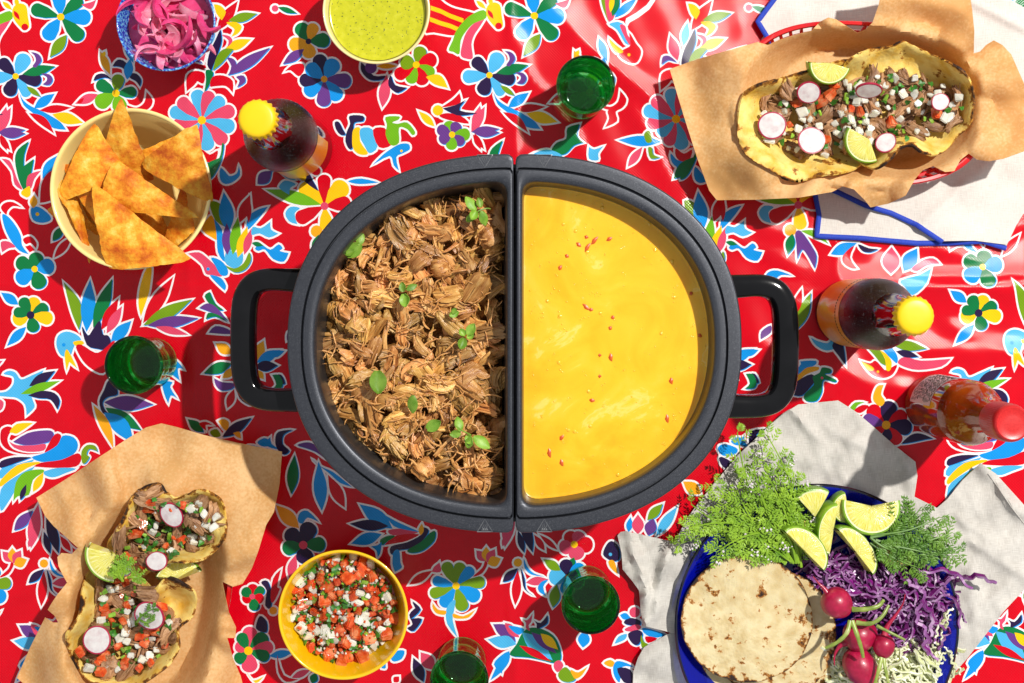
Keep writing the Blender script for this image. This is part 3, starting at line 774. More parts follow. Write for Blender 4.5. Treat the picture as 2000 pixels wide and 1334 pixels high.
def cloth_h(x, y):
    x = np.asarray(x, float); y = np.asarray(y, float)
    h = 0.0005 * _n1(x, y) + 0.00020 * _n2(x, y)
    for x0, y0, x1, y1, w, a in RIDGE:
        dx, dy = x1 - x0, y1 - y0; L = math.hypot(dx, dy)
        t = ((x - x0) * dx + (y - y0) * dy) / (L * L); d = ((x - x0) * dy - (y - y0) * dx) / L
        over = np.maximum(0, np.maximum(-t, t - 1)) * L
        wob = 6 * np.sin(t * L / 60 + x0)
        h = h + a * 0.001 * np.exp(-((d + wob) / w) ** 2) * np.exp(-(over / (w * 2.2)) ** 2)
    return h - 0.0022
def build_cloth():
    base = parse_print()
    X0, X1, Y0, Y1 = -330, 2330, -260, 1600
    PER = 927.0
    polys = []
    def emit(pts, c, off):
        pass
    white = []; fringe = []; colour = []
    seen = []
    for pts, c in base:
        cx = sum(p[0] for p in pts) / len(pts); cy = sum(p[1] for p in pts) / len(pts)
        for ky in (-1, 0, 1):
            for k in range(-3, 4):
                ox = k * PER + ky * 330; oy = -2.0 * k + ky * 1390
                px, py = cx + ox, cy + oy
                if not (X0 + 60 < px < X1 - 60 and Y0 + 50 < py < Y1 - 50): continue
                if ky == 1 and py < 1400: continue
                if ky == -1 and py > -70: continue
                q = [(x + ox, y + oy) for x, y in pts]
                white.append((p_off(q, 3.7), 'w'))
                if c in 'gnov' and len(q) > 12: fringe.append(([(x + 1.8, y + 1.5) for x, y in q], 'b'))
                colour.append((q, c))
    # a few motifs were traced on two neighbouring repeats; identical ones simply coincide
    allp = white + fringe + colour
    pts = []; edges = []; 
    for q, c in allp:
        o = len(pts); n = len(q)
        pts += [Vector((min(max(x, X0 + 2), X1 - 2), min(max(y, Y0 + 2), Y1 - 2))) for x, y in q]
        edges += [(o + i, o + (i + 1) % n) for i in range(n)]
    st = 11.0
    gx, gy = np.meshgrid(np.arange(X0, X1 + 1, st), np.arange(Y0, Y1 + 1, st))
    pts += [Vector((a + (0 if a in (X0,) else 0.01), b)) for a, b in zip(gx.ravel(), gy.ravel())]
    r = delaunay_2d_cdt(pts, edges, [], 0, 0.02)
    arr = np.array([(v.x, v.y) for v in r[0]]); F = np.array([list(f) for f in r[2]])
    cen = arr[F].mean(1)
    cols = np.tile(np.array(PCOL['r'] + (1,)), (len(F), 1))
    order = np.argsort(cen[:, 0]); cs = cen[order]
    for q, c in allp:
        qa = np.array(q); x0, y0 = qa.min(0); x1, y1 = qa.max(0)
        i0, i1 = np.searchsorted(cs[:, 0], (x0, x1)); idx = order[i0:i1]
        yy = cen[idx, 1]; idx = idx[(yy >= y0) & (yy <= y1)]
        if len(idx) == 0: continue
        ins = in_poly(cen[idx, 0], cen[idx, 1], q)
        cols[idx[ins]] = PCOL[c] + (1,)
    z = cloth_h(arr[:, 0], arr[:, 1])
    k = S * (1 - 0 / H)
    V = np.stack([(arr[:, 0] - NX) * k, (NY - arr[:, 1]) * k, z], 1)
    a, b, c = V[F[:, 0]], V[F[:, 1]], V[F[:, 2]]
    nz = (b[:, 0] - a[:, 0]) * (c[:, 1] - a[:, 1]) - (b[:, 1] - a[:, 1]) * (c[:, 0] - a[:, 0])
    F[nz < 0] = F[nz < 0][:, ::-1]
    me = bpy.data.meshes.new('tablecloth')
    me.vertices.add(len(V)); me.vertices.foreach_set('co', V.ravel())
    me.loops.add(len(F) * 3); me.loops.foreach_set('vertex_index', F.ravel().astype(np.int32))
    me.polygons.add(len(F)); me.polygons.foreach_set('loop_start', np.arange(0, len(F) * 3, 3, dtype=np.int32))
    me.polygons.foreach_set('use_smooth', np.ones(len(F), bool))
    me.update(); 
    at = me.attributes.new('print', 'FLOAT_COLOR', 'FACE'); at.data.foreach_set('color', cols.ravel().astype(np.float32))
    # exact surface normals so thin printed shapes shade smoothly
    e = 1.0
    gxn = (cloth_h(arr[:, 0] + e, arr[:, 1]) - cloth_h(arr[:, 0] - e, arr[:, 1])) / (2 * e * S)
    gyn = -(cloth_h(arr[:, 0], arr[:, 1] + e) - cloth_h(arr[:, 0], arr[:, 1] - e)) / (2 * e * S)
    nn = np.stack([-gxn, -gyn, np.ones_like(gxn)], 1); nn /= np.linalg.norm(nn, axis=1)[:, None]
    me.normals_split_custom_set_from_vertices([tuple(v) for v in nn])
    m, nt, bs = bsdf_mat('printed_oilcloth'); N = nt.nodes; Lk = nt.links
    an = N.new('ShaderNodeAttribute'); an.attribute_name = 'print'
    tc = N.new('ShaderNodeTexCoord')
    nz_ = N.new('ShaderNodeTexNoise'); nz_.inputs['Scale'].default_value = 55; nz_.inputs['Detail'].default_value = 6; Lk.new(tc.outputs['Object'], nz_.inputs['Vector'])
    mr = N.new('ShaderNodeMapRange'); mr.inputs['To Min'].default_value = 0.86; mr.inputs['To Max'].default_value = 1.12; Lk.new(nz_.outputs['Fac'], mr.inputs['Value'])
    mx = N.new('ShaderNodeVectorMath'); mx.operation = 'SCALE'; Lk.new(an.outputs['Color'], mx.inputs[0]); Lk.new(mr.outputs[0], mx.inputs['Scale'])
    bs.inputs['Roughness'].default_value = 0.13; bs.inputs['Specular IOR Level'].default_value = 0.24
    sep = N.new('ShaderNodeSeparateXYZ'); Lk.new(tc.outputs['Object'], sep.inputs[0])
    hs = []
    for ax, per in (('X', 0.0027), ('Y', 0.0027)):
        mu = N.new('ShaderNodeMath'); mu.operation = 'MULTIPLY'; mu.inputs[1].default_value = 2 * math.pi / per; Lk.new(sep.outputs[ax], mu.inputs[0])
        si = N.new('ShaderNodeMath'); si.operation = 'SINE'; Lk.new(mu.outputs[0], si.inputs[0]); hs.append(si)
    pm = N.new('ShaderNodeMath'); pm.operation = 'MULTIPLY'; Lk.new(hs[0].outputs[0], pm.inputs[0]); Lk.new(hs[1].outputs[0], pm.inputs[1])
    bp = N.new('ShaderNodeBump'); bp.inputs['Strength'].default_value = 1.0; bp.inputs['Distance'].default_value = 0.00007
    Lk.new(pm.outputs[0], bp.inputs['Height']); Lk.new(bp.outputs[0], bs.inputs['Normal'])
    wv = N.new('ShaderNodeMapRange'); wv.inputs['From Min'].default_value = -1; wv.inputs['To Min'].default_value = 0.91; wv.inputs['To Max'].default_value = 1.07; Lk.new(pm.outputs[0], wv.inputs['Value'])
    mw = N.new('ShaderNodeVectorMath'); mw.operation = 'SCALE'; Lk.new(mx.outputs[0], mw.inputs[0]); Lk.new(wv.outputs[0], mw.inputs['Scale']); Lk.new(mw.outputs[0], bs.inputs['Base Color'])
    o = link('tablecloth', me, m)
    tag(o, 'glossy red oilcloth printed with bright flowers, birds and animals outlined in white', 'tablecloth')
    return o
build_cloth()
# ---------------------------------------------------------------- slow cooker with two half pans
ZR = 0.165                                    # height of the pan rims
PCX, PCY, PA, PB = 1005.0, 671.0, 446.0, 372.0
pan_mat = mk('grey_nonstick_enamel', [(0.3, (0.028, 0.031, 0.040)), (0.60, (0.048, 0.052, 0.064)), (0.68, (0.13, 0.135, 0.15)), (0.73, (0.042, 0.046, 0.057))],
             scale=1700, detail=2, rough=0.38, metallic=0.5, spec=0.5, bump=0.15, bscale=2500, bdist=0.0002)
pan_in = mk('nonstick_inside', [(0.3, (0.030, 0.028, 0.030)), (0.7, (0.075, 0.066, 0.060))], scale=55, detail=6, rough=0.33, metallic=0.35, spec=0.6, bump=0.1, bscale=900, bdist=0.0003)
gloss_black = mk('glossy_black_plastic', [(0.3, (0.003, 0.003, 0.0035)), (0.7, (0.006, 0.006, 0.007))], scale=40, rough=0.10, spec=0.32, rough_var=0.05)
emboss_mat = mk('embossed_mark', [(0.3, (0.11, 0.115, 0.125)), (0.7, (0.16, 0.165, 0.175))], scale=300, rough=0.35, metallic=0.3)

def d_loop(oc, os, side, n=96, rc=10, m=2.24, top=0):
    """half of a super-ellipse inset by oc, cut os away from the middle line, corners rounded by rc; pixels"""
    a, b = PA - oc, PB - oc
    pts = []
    N = 400
    for i in range(N + 1):
        t = math.pi / 2 + math.pi * i / N         # from the top over the outside to the bottom
        c, s = math.cos(t), math.sin(t)
        x = a * math.copysign(abs(c) ** (2 / m), c); y = b * math.copysign(abs(s) ** (2 / m), s)
        if -x >= os: pts.append((-x, y))           # distance from the middle line
    # corners
    def arc(A, C, B, r):
        va = Vector((A[0] - C[0], A[1] - C[1])).normalized(); vb = Vector((B[0] - C[0], B[1] - C[1])).normalized()
        out = []
        for k in range(7):
            u = k / 6
            p0 = Vector(C) + va * r; p2 = Vector(C) + vb * r; pc = Vector(C)
            out.append(tuple((1 - u) ** 2 * p0 + 2 * u * (1 - u) * pc + u * u * p2))
        return out
    y0 = pts[0][1]; y1 = pts[-1][1]
    q = [p for p in pts if math.hypot(p[0] - os, p[1] - y0) > rc and math.hypot(p[0] - os, p[1] - y1) > rc]
    c1 = (os, y0); c2 = (os, y1)
    loop = arc((os, 0), c1, q[0], rc) + q + arc(q[-1], c2, (os, 0), rc)
    # resample by length, straight part included
    L = [0.0]; full = loop + [loop[0]]
    for i in range(len(full) - 1): L.append(L[-1] + math.hypot(full[i + 1][0] - full[i][0], full[i + 1][1] - full[i][1]))
    out = []; j = 0
    for k in range(n):
        d = L[-1] * k / n
        while L[j + 1] < d: j += 1
        u = (d - L[j]) / max(1e-9, L[j + 1] - L[j])
        out.append((full[j][0] + (full[j + 1][0] - full[j][0]) * u, full[j][1] + (full[j + 1][1] - full[j][1]) * u))
    return [(PCX + side * x, PCY - y) for x, y in out]
def ring_mesh(loops, close_bottom=True):
    """loops: list of (pixel loop, pixel-plane height zp, z)"""
    V = []; F = []
    n = len(loops[0][0])
    for lp, zp, z in loops:
        for x, y in lp:
            p = P(x, y, zp); V.append(Vector((p.x, p.y, z)))
    for j in range(len(loops) - 1):
        for i in range(n):
            i2 = (i + 1) % n
            F.append((j * n + i, j * n + i2, (j + 1) * n + i2, (j + 1) * n + i))
    if close_bottom: F.append(tuple(range((len(loops) - 1) * n, len(loops) * n)))
    return V, F
NP = 220
def half_pan(side, label):
    root = empty('half_pan', P(PCX + side * 220, PCY, 0))
    tag(root, label, 'pan', 'half pans of the slow cooker')
    inv = Matrix.Translation(-root.location)
    G = 2.2
    prof = [  # inset curve, inset straight, corner, dz
        (9, G + 1.5, 12, -0.0135), (3.5, G + 0.6, 14, -0.0135), (1.0, G, 14, -0.0115), (0.0, G - 0.4, 15, -0.0075), (0.5, G - .2, 15, -0.0048), (1.6, G, 15, -0.0036), (3.0, G + .4, 15, -0.0031), (4.6, G + .5, 15, -0.0030),
        (12, G + .9, 13, -0.0029), (24, G + 1.2, 9, -0.0028), (27, G + 1.4, 8, -0.0028), (28.0, G + 1.5, 8, -0.0036), (28.8, G + 1.6, 8, -0.0066), (31.6, G + 1.8, 8, -0.0066), (32.2, G + 2.2, 8, -0.0014), (33.2, G + 3.0, 8, 0.0),
        (42, G + 5, 14, 0.0003), (50, G + 9, 20, 0.0), (53.5, G + 11.5, 24, -0.0008), (55.6, G + 13, 26, -0.0028), (57.0, G + 14.0, 28, -0.008)]
    loops = [(d_loop(oc, os, side, NP, rc), ZR, ZR + dz) for oc, os, rc, dz in prof]
    V, F = ring_mesh(loops, False)
    V = [inv @ v for v in V]
    if side > 0: F = [tuple(reversed(f)) for f in F]
    rim = recalc(mesh('rim', V, F)); link('rim', rim, pan_mat, root)
    b = [(57.0, G + 14.0, 28, -0.008), (60, G + 17, 30, -0.03), (64, G + 20, 34, -0.055), (72, G + 27, 38, -0.068), (95, G + 50, 40, -0.072), (200, G + 120, 40, -0.072)]
    loops = [(d_loop(oc, os, side, NP, rc), ZR, ZR + dz) for oc, os, rc, dz in b]
    V, F = ring_mesh(loops, True); V = [inv @ v for v in V]
    outer = [(d_loop(oc, os, side, NP, rc), ZR, ZR + dz) for oc, os, rc, dz in [(12, G + 2.5, 14, -0.0133), (40, G + 3.5, 20, -0.02), (52, G + 5, 26, -0.07), (66, G + 20, 30, -0.079)]]
    V2, F2 = ring_mesh(outer, True); V2 = [inv @ v for v in V2]
    mb = MB(); mb.add((V, F)); mb.add((V2, F2))
    link('basin', mb.me('basin'), pan_in, root)
    # hot-surface marks pressed into the flange
    for ty, inv_t in ((314, True), (1027, False)):
        cx = PCX + side * 58; h = 11.5; w = 15
        mark = MB()
        zt = ZR - 0.0031
        def ln(pts, r=0.00042):
            mark.add(tube([inv @ P(a, b_, zt) for a, b_ in pts], r, 5))
        s = -1 if inv_t else 1
        tri = [(cx - w, ty + s * h), (cx + w, ty + s * h), (cx, ty - s * h * 1.15), (cx - w, ty + s * h)]
        ln(resample(tri[:3], 5) + [tri[0]])
        for k in (-3.6, 0, 3.6):
            ln([(cx + k + 1.2 * math.sin(q * 1.6), ty + s * (2.5 - 9 + q * 2.0) + s * 4.0) for q in range(6)], 0.0003)
        ln([(cx - 6.5, ty + s * 8.3), (cx + 6.5, ty + s * 8.3)], 0.0003)
        link('hot_surface_mark', mark.me('hot_surface_mark'), emboss_mat, root)
    return root
half_pan(-1, 'dark grey half pan on the left, filled with shredded pork')
half_pan(1, 'dark grey half pan on the right, filled with yellow cheese dip')

# cooker body and handles
def cooker():
    root = empty('slow_cooker', P(PCX, PCY, 0.0))
    tag(root, 'black oval slow cooker with two loop handles holding the divided pans', 'slow cooker')
    c0 = root.location
    prof = [(0.86, 0.001), (0.90, 0.004), (0.905, 0.02), (0.93, 0.07), (0.945, 0.13), (0.95, ZR - 0.0150), (0.93, ZR - 0.0145), (0.92, ZR - 0.018), (0.90, 0.07), (0.86, 0.02)]
    V = []; F = []; n = 128
    k = S * (1 - ZR / H)
    for s, z in prof:
        for i in range(n):
            t = 2 * math.pi * i / n; c, sn = math.cos(t), math.sin(t)
            V.append((PA * k * s * math.copysign(abs(c) ** (2 / 2.3), c), PB * k * s * math.copysign(abs(sn) ** (2 / 2.3), sn), z))
    for j in range(len(prof) - 1):
        for i in range(n):
            i2 = (i + 1) % n; F.append((j * n + i, j * n + i2, (j + 1) * n + i2, (j + 1) * n + i))
    F.append(tuple(reversed(range(n)))); F.append(tuple(range((len(prof) - 1) * n, len(prof) * n)))
    ctr = P(PCX, PCY, ZR); off = Vector((ctr.x, ctr.y, 0)) - c0
    body = link('body', recalc(mesh('body', [Vector(v) + off for v in V], F)), gloss_black, root)
    for side, yo in ((-1, 660), (1, 672)):
        zt = 0.118
        X = lambda d: PCX + side * d
        path = [(395, -110), (440, -113), (480, -114), (506, -106), (521, -88), (528, -60), (530, 0), (528, 60), (521, 92), (504, 112), (478, 120), (440, 121), (395, 119)]
        pts = [P(X(d), yo + y, zt) - c0 for d, y in path]
        pts = spline(pts, False, 5)
        m = len(pts); VV = []; FF = []
        # section: wide flat top with rounded shoulders, 20 mm tall
        sec = [(-1, -0.9), (-1, 0.55), (-0.86, 0.86), (-0.6, 1.0), (0.6, 1.0), (0.86, 0.86), (1, 0.55), (1, -0.9), (0.7, -1.05), (-0.7, -1.05)]
        for j, p in enumerate(pts):
            d = (pts[min(j + 1, m - 1)] - pts[max(j - 1, 0)]).normalized(); s = d.cross(Vector((0, 0, 1)))
            w = 0.0082 + 0.0016 * math.sin(math.pi * j / (m - 1)) + 0.003 * (abs(j / (m - 1) - 0.5) * 2) ** 6
            for a, b in sec: VV.append(p + s * (a * w) + Vector((0, 0, b * 0.0115)))
        ns = len(sec)
        for j in range(m - 1):
            for i in range(ns):
                i2 = (i + 1) % ns; FF.append((j * ns + i, j * ns + i2, (j + 1) * ns + i2, (j + 1) * ns + i))
        FF.append(tuple(reversed(range(ns)))); FF.append(tuple(range((m - 1) * ns, m * ns)))
        link('handle', recalc(mesh('handle', VV, FF)), gloss_black, root)
cooker()

# ---- cheese dip
ZQ = ZR - 0.026
def queso():
    root = empty('cheese_dip', P(1190, 670, ZQ))
    tag(root, 'smooth yellow melted cheese dip in the right half pan', 'dip')
    m = mk('melted_cheese', [(0.20, (0.84, 0.36, 0.005)), (0.40, (0.90, 0.44, 0.008)), (0.52, (0.92, 0.49, 0.014)), (0.59, (0.92, 0.52, 0.03)), (0.615, (0.93, 0.60, 0.12)), (0.64, (0.92, 0.52, 0.03)), (0.74, (0.92, 0.57, 0.07))],
           scale=17, detail=9, rough=0.26, spec=0.45, bump=0.06, bscale=40, bdist=0.002, sss=0.25, sss_r=(0.008, 0.004, 0.0008), distort=1.3, rough_var=0.08)
    lp = d_loop(58.0, 16.5, 1, NP, 28)
    V = []; F = []
    cx, cy = 1175, 671
    rings = [1.0, 0.995, 0.985, 0.965, 0.92, 0.8, 0.6, 0.4, 0.2, 0.07]
    nz = rnoise(5, 10, 60, 260)
    for r in rings:
        for x, y in lp:
            px, py = cx + (x - cx) * r, cy + (y - cy) * r
            e = {1.0: 0.0014, 0.995: 0.0006, 0.985: 0.0002}.get(r, 0.0)
            p = P(px, py, ZR)
            V.append(Vector((p.x, p.y, ZQ + e + (0.00010 * float(nz(px, py)) if r < 0.97 else 0))) - root.location)
    n = NP
    for j in range(len(rings) - 1):
        for i in range(n):
            i2 = (i + 1) % n; F.append((j * n + i, j * n + i2, (j + 1) * n + i2, (j + 1) * n + i))
    F.append(tuple(range((len(rings) - 1) * n, len(rings) * n)))
    link('dip_surface', recalc(mesh('dip_surface', V, F)), m, root)
    # skim line left on the pan wall
    red = mk('red_pepper_fleck', [(0.3, (0.52, 0.05, 0.004)), (0.7, (0.68, 0.13, 0.008))], scale=500, rough=0.35, sss=0.2)
    rr = random.Random(3)
    fl = [(1130, 478, 14, 40), (1147, 484, 22, -60), (1161, 470, 20, -50), (1190, 467, 13, -30), (1107, 500, 9, 30), (1094, 523, 11, -60), (1145, 600, 20, 40), (1154, 605, 10, 0), (1197, 620, 9, 60),
          (1192, 641, 9, -60), (1193, 698, 16, 80), (1171, 694, 6, 0), (1171, 735, 6, 0), (1156, 782, 11, 10), (1311, 744, 13, 80), (1097, 855, 14, -50), (1073, 885, 20, 80), (1097, 904, 15, 70), (1145, 463, 8, 20), (1350, 573, 8, 40), (1303, 818, 18, 80), (1367, 655, 9, 40)]
    for x, y, L, a in fl:
        L *= 1.0
        c = P(x, y, ZQ); a = math.radians(a)
        pts = []
        for k in range(5):
            t = (k / 4 - 0.5); pts.append(Vector((RS(L, ZQ) * t * math.cos(a) + 0.0004 * math.sin(k * 2), -RS(L, ZQ) * t * math.sin(a), 0.0)))
        V, F = tube(pts, [0.0004, 0.0015, 0.0019, 0.0014, 0.0003], 7, flat=0.5)
        link('pepper_fleck', mesh('pepper_fleck', V, F), red, root, loc=c - root.location + Vector((0, 0, -0.00015)))
    # small bubbles
    bm = MB()
    for _ in range(210):
        for _t in range(20):
            x, y = rr.uniform(1025, 1385), rr.uniform(375, 965)
            if in_poly(np.array([x]), np.array([y]), d_loop(64, 24, 1, 80, 28))[0]: break
        for _k in range(rr.choice([1, 1, 1, 2, 3])):
            x += rr.uniform(-5, 5); y += rr.uniform(-5, 5)
            r = rr.uniform(0.0004, 0.0009) if rr.random() < 0.93 else 0.0017
            c = P(x, y, ZQ) - root.location
            V, F = lathe([(r * math.cos(t), r * 0.45 * math.sin(t)) for t in (0, 0.35, 0.75, 1.15, 1.5)], 8, False, True)
            bm.add(([Vector(v) + c for v in V], F))
    bub = mk('cheese_bubble', [(0.3, (0.82, 0.42, 0.008)), (0.7, (0.90, 0.54, 0.03))], scale=80, rough=0.1, spec=0.6, coat=0.5)
    o = link('bubbles', bm.me('bubbles'), bub, root); o['kind'] = 'stuff'
    sk = MB()
    rim_l = d_loop(57.6, 15.3, 1, 260, 28)
    for i in range(0, 260):
        if rim_l[i][1] > 880 and rr.random() < 0.55:
            j = (i + 1) % 260
            zz = ZQ + 0.0045 + rr.uniform(0, 0.002)
            a, b = rim_l[i], rim_l[j]
            pa, pb = P(*a, ZR), P(*b, ZR); pa.z = pb.z = zz
            sk.add(tube([pa - root.location, pb - root.location], rr.uniform(0.0003, 0.0006), 5))
    o = link('dried_skim_line', sk.me('dried_skim_line'), bub, root); o['kind'] = 'stuff'
queso()

# ---- shredded pork
def meat_variants(prefix, n, seed, base):
    """fibrous chunks: blocky cores split along the grain, with a few loose strands"""
    out = []; r = random.Random(seed)
    for v in range(n):
        big = v < n * 0.62
        L = r.uniform(0.012, 0.025) if big else r.uniform(0.012, 0.024)
        W = r.uniform(0.0042, 0.0084) if big else r.uniform(0.0012, 0.0024)
        mb = MB()
        nr, ns = (8, 22) if big else (7, 7)
        bend = r.uniform(-0.5, 0.5); tw = r.uniform(-0.35, 0.35)
        ridge = [r.choice((0.80, 0.9, 1.0, 1.05, 1.12)) for _ in range(ns)]
        off = [r.uniform(-0.09, 0.09) * L for _ in range(ns)]
        V = []; F = []
        fl = r.uniform(0.50, 0.85)
        for j in range(nr):
            t = j / (nr - 1); x = (t - 0.5) * L
            env = 0.55 if j in (0, nr - 1) else (0.93 if j in (1, nr - 2) else 1.0)
            env *= (0.85 + 0.18 * math.sin(t * 3 + v * 1.7))
            if j == 0: x += 0.03 * L
            for i in range(ns):
                a = 2 * math.pi * i / ns + tw * t
                c, sn = math.cos(a), math.sin(a)
                sq = 1.0 / (abs(c) ** 3.2 + abs(sn) ** 3.2) ** (1 / 3.2)
                rad = W * env * ridge[i] * sq * (1 + r.uniform(-0.07, 0.07))
                V.append(Vector((x + off[i] * (abs(t - 0.5) * 2) ** 3, rad * c + bend * W * 2 * (t - 0.5) ** 2 * 4, rad * sn * fl + 0.0015 * math.sin(t * 4 + v))))
        for j in range(nr - 1):
            for i in range(ns):
                i2 = (i + 1) % ns; F.append((j * ns + i, j * ns + i2, (j + 1) * ns + i2, (j + 1) * ns + i))
        F.append(tuple(reversed(range(ns)))); F.append(tuple(range((nr - 1) * ns, nr * ns)))
        mb.add((V, F))
        for k in range(r.randint(2, 5) if big else 1):
            a0 = r.uniform(0, math.pi); y0 = W * math.cos(a0) * r.uniform(0.6, 1.0); z0 = W * math.sin(a0) * fl * r.uniform(0.9, 1.1)
            x0 = r.uniform(-0.6, 0.0) * L; x1 = x0 + r.uniform(0.4, 0.8) * L
            pts = [Vector((x0 + (x1 - x0) * q / 4, y0 + r.uniform(-1, 1) * 0.0005, z0 + r.uniform(-1, 1) * 0.0005)) for q in range(5)]
            rd = r.uniform(0.0004, 0.0010)
            mb.add(tube(pts, [rd * .5, rd, rd * 1.1, rd, rd * .4], 5))
        me = mb.me(prefix, (), True); me.set_sharp_from_angle(angle=math.radians(38))
        out.append(me)
    for m in out: m.materials.append(base)
    return out
pork_mat = mk('braised_pork', [(0.25, (0.11, 0.034, 0.007)), (0.40, (0.37, 0.150, 0.034)), (0.53, (0.59, 0.295, 0.082)), (0.70, (0.76, 0.47, 0.17))],
              scale=120, detail=7, rough=0.30, spec=0.55, rnd=0.46, nrough=0.68, hue=0.012, bump=0.6, bscale=700, bdist=0.0014, stretch=(0.16, 2.0, 2.0), rough_var=0.12, sss=0.0)
PORK = meat_variants('pork_shred', 26, 21, pork_mat)
def pork():
    root = empty('shredded_pork', P(810, 670, ZR - 0.06))
    tag(root, 'heap of tan brown shredded braised pork in the left half pan', 'pork')
    r = random.Random(5)
    region = d_loop(76, 32, -1, 90, 30); wide = d_loop(62, 24, -1, 90, 30)
    # under layer
    nz = rnoise(9, 30, 14, 60)
    V, F, _ = sheet(resample(wide, 9), 9, lambda x, y: (ZR - 0.050) + 0.004 * nz(x, y) - 0.006 * np.exp(-(poly_dist(x, y, wide) / 12) ** 2))
    o = link('pork_under_layer', mesh('pork_under_layer', [v - root.location for v in V], F), pork_mat, root); o['kind'] = 'stuff'
    pts = []
    x0, x1 = min(p[0] for p in region), max(p[0] for p in region); y0, y1 = min(p[1] for p in region), max(p[1] for p in region)
    def fill(n, dmin):
        got = []
        tries = 0
        while len(got) < n and tries < 60000:
            tries += 1
            x, y = r.uniform(x0, x1), r.uniform(y0, y1)
            if any((x - a) ** 2 + (y - b) ** 2 < dmin * dmin for a, b in got): continue
            if not in_poly(np.array([x]), np.array([y]), region)[0]: continue
            got.append((x, y))
        return got
    nb = int(len(PORK) * 0.62)
    lay = fill(165, 21), fill(100, 29), fill(35, 40)
    for li, L in enumerate(lay):
        for x, y in L:
            edge = float(poly_dist(np.array([x]), np.array([y]), region)[0])
            mound = min(1, edge / 70)
            z = ZR - 0.047 + li * 0.0065 + 0.011 * mound + r.uniform(-0.002, 0.002)
            thin = r.random() < (0.18, 0.30, 0.55)[li]
            me = PORK[r.randrange(nb, len(PORK))] if thin else PORK[r.randrange(nb)]
            o = link('pork_shred', me, None, root, loc=P(x, y, z) - root.location,
                     rot=(r.uniform(-0.7, 0.7), r.uniform(-0.45, 0.45), r.uniform(0, 6.28)), scl=r.uniform(0.8, 1.3))
    # loose threads, too small to pick apart
    mb = MB()
    for _ in range(380):
        for _t in range(30):
            x, y = r.uniform(x0, x1), r.uniform(y0, y1)
            if in_poly(np.array([x]), np.array([y]), region)[0]: break
        edge = float(poly_dist(np.array([x]), np.array([y]), region)[0])
        z = ZR - 0.032 + 0.011 * min(1, edge / 70) + r.uniform(-0.004, 0.003)
        a = r.uniform(0, 6.28); L = r.uniform(0.006, 0.017); c = P(x, y, z) - root.location; b = r.uniform(-0.003, 0.003)
        pts = [c + Vector((math.cos(a) * L * (q / 4 - .5) - math.sin(a) * b * math.sin(q / 4 * 3.1), math.sin(a) * L * (q / 4 - .5) + math.cos(a) * b * math.sin(q / 4 * 3.1), r.uniform(-.001, .001))) for q in range(5)]
        rd = r.uniform(0.00035, 0.0009); mb.add(tube(pts, [rd * .4, rd, rd, rd * .9, rd * .3], 5))
    o = link('pork_threads', mb.me('pork_threads'), pork_mat, root); o['kind'] = 'stuff'
pork()

# ---- oregano on the pork
herb_mat = mk('fresh_herb_leaf', [(0.3, (0.11, 0.25, 0.012)), (0.7, (0.26, 0.42, 0.05))], scale=150, rough=0.45, spec=0.4, rnd=0.25, bump=0.3, bscale=600, bdist=0.0006, sss=0.1, sss_r=(0.001, 0.002, 0.0005))
def leaf_mesh(name, L, W, cup=0.25, droop=0.3, n=7):
    V = []; F = []
    for i in range(n):
        t = i / (n - 1); w = W * math.sin(math.pi * min(1, t * 0.92 + 0.06)) ** 0.75
        for k in (-1, -0.5, 0, 0.5, 1):
            V.append(Vector((t * L, w * k, cup * W * k * k * 1.2 - droop * L * t * t * 0.5 + (0.04 * L if k == 0 else 0) * -0.5)))
    for i in range(n - 1):
        for k in range(4): F.append((i * 5 + k, (i + 1) * 5 + k, (i + 1) * 5 + k + 1, i * 5 + k + 1))
    return mesh(name, *solidify(V, F, 0.00025))
LEAF = [leaf_mesh('leaf', 0.0095, 0.0036, 0.3, 0.3), leaf_mesh('leaf', 0.011, 0.0034, -0.2, 0.5), leaf_mesh('leaf', 0.008, 0.0033, 0.4, -0.2)]
for m in LEAF: m.materials.append(herb_mat)
def sprig(x, y, leaves, label, z, stem=None):
    root = empty('oregano_sprig', P(x, y, z)); tag(root, label, 'herb', 'oregano leaves scattered over the pork')
    r = random.Random(int(x * 7 + y))
    if stem:
        pts = [P(a, b, z) - root.location + Vector((0, 0, 0.001 * math.sin(i * 2))) for i, (a, b) in enumerate(stem)]
        V, F = tube(spline(pts, False, 4), 0.0006, 6)
        link('stem', mesh('stem', V, F), herb_mat, root)
    for (lx, ly, ang, s) in leaves:
        link('leaf', LEAF[r.randrange(3)], None, root, loc=P(lx, ly, z) - root.location + Vector((0, 0, r.uniform(0.0003, 0.002))), rot=(r.uniform(-.4, .4), r.uniform(-.25, .1), math.radians(ang)), scl=s * 0.85)
zs = ZR - 0.014
sprig(935, 408, [(930, 412, 120, 1.5), (930, 412, 240, 1.3), (940, 412, 290, 1.35), (938, 405, 100, 1.0), (926, 420, 220, 1.0)], 'largest oregano sprig at the top of the pork near the divider', zs, [(922, 425), (935, 412), (950, 407), (958, 408)])
sprig(696, 485, [(704, 476, 225, 1.9), (700, 480, 70, 1.2), (692, 490, 200, 1.0)], 'oregano sprig at the upper left edge of the pork', zs - 0.004)
sprig(790, 575, [(788, 570, 100, 1.0), (790, 574, 280, 1.6), (794, 566, 30, 1.0)], 'pair of oregano leaves right of the pork chunks near the middle top', zs)
sprig(884, 615, [(878, 616, 20, 1.0), (884, 612, 60, 0.8)], 'tiny oregano leaf above the three leaf sprig by the divider', zs)
sprig(910, 655, [(908, 656, 130, 1.0), (906, 660, 250, 1.4), (914, 654, 60, 1.3), (912, 660, 20, 0.9)], 'three leaf oregano sprig right of centre in the pork', zs)
sprig(736, 738, [(737, 724, 275, 2.3)], 'single broad pale oregano leaf lying on the pork', zs + 0.003)
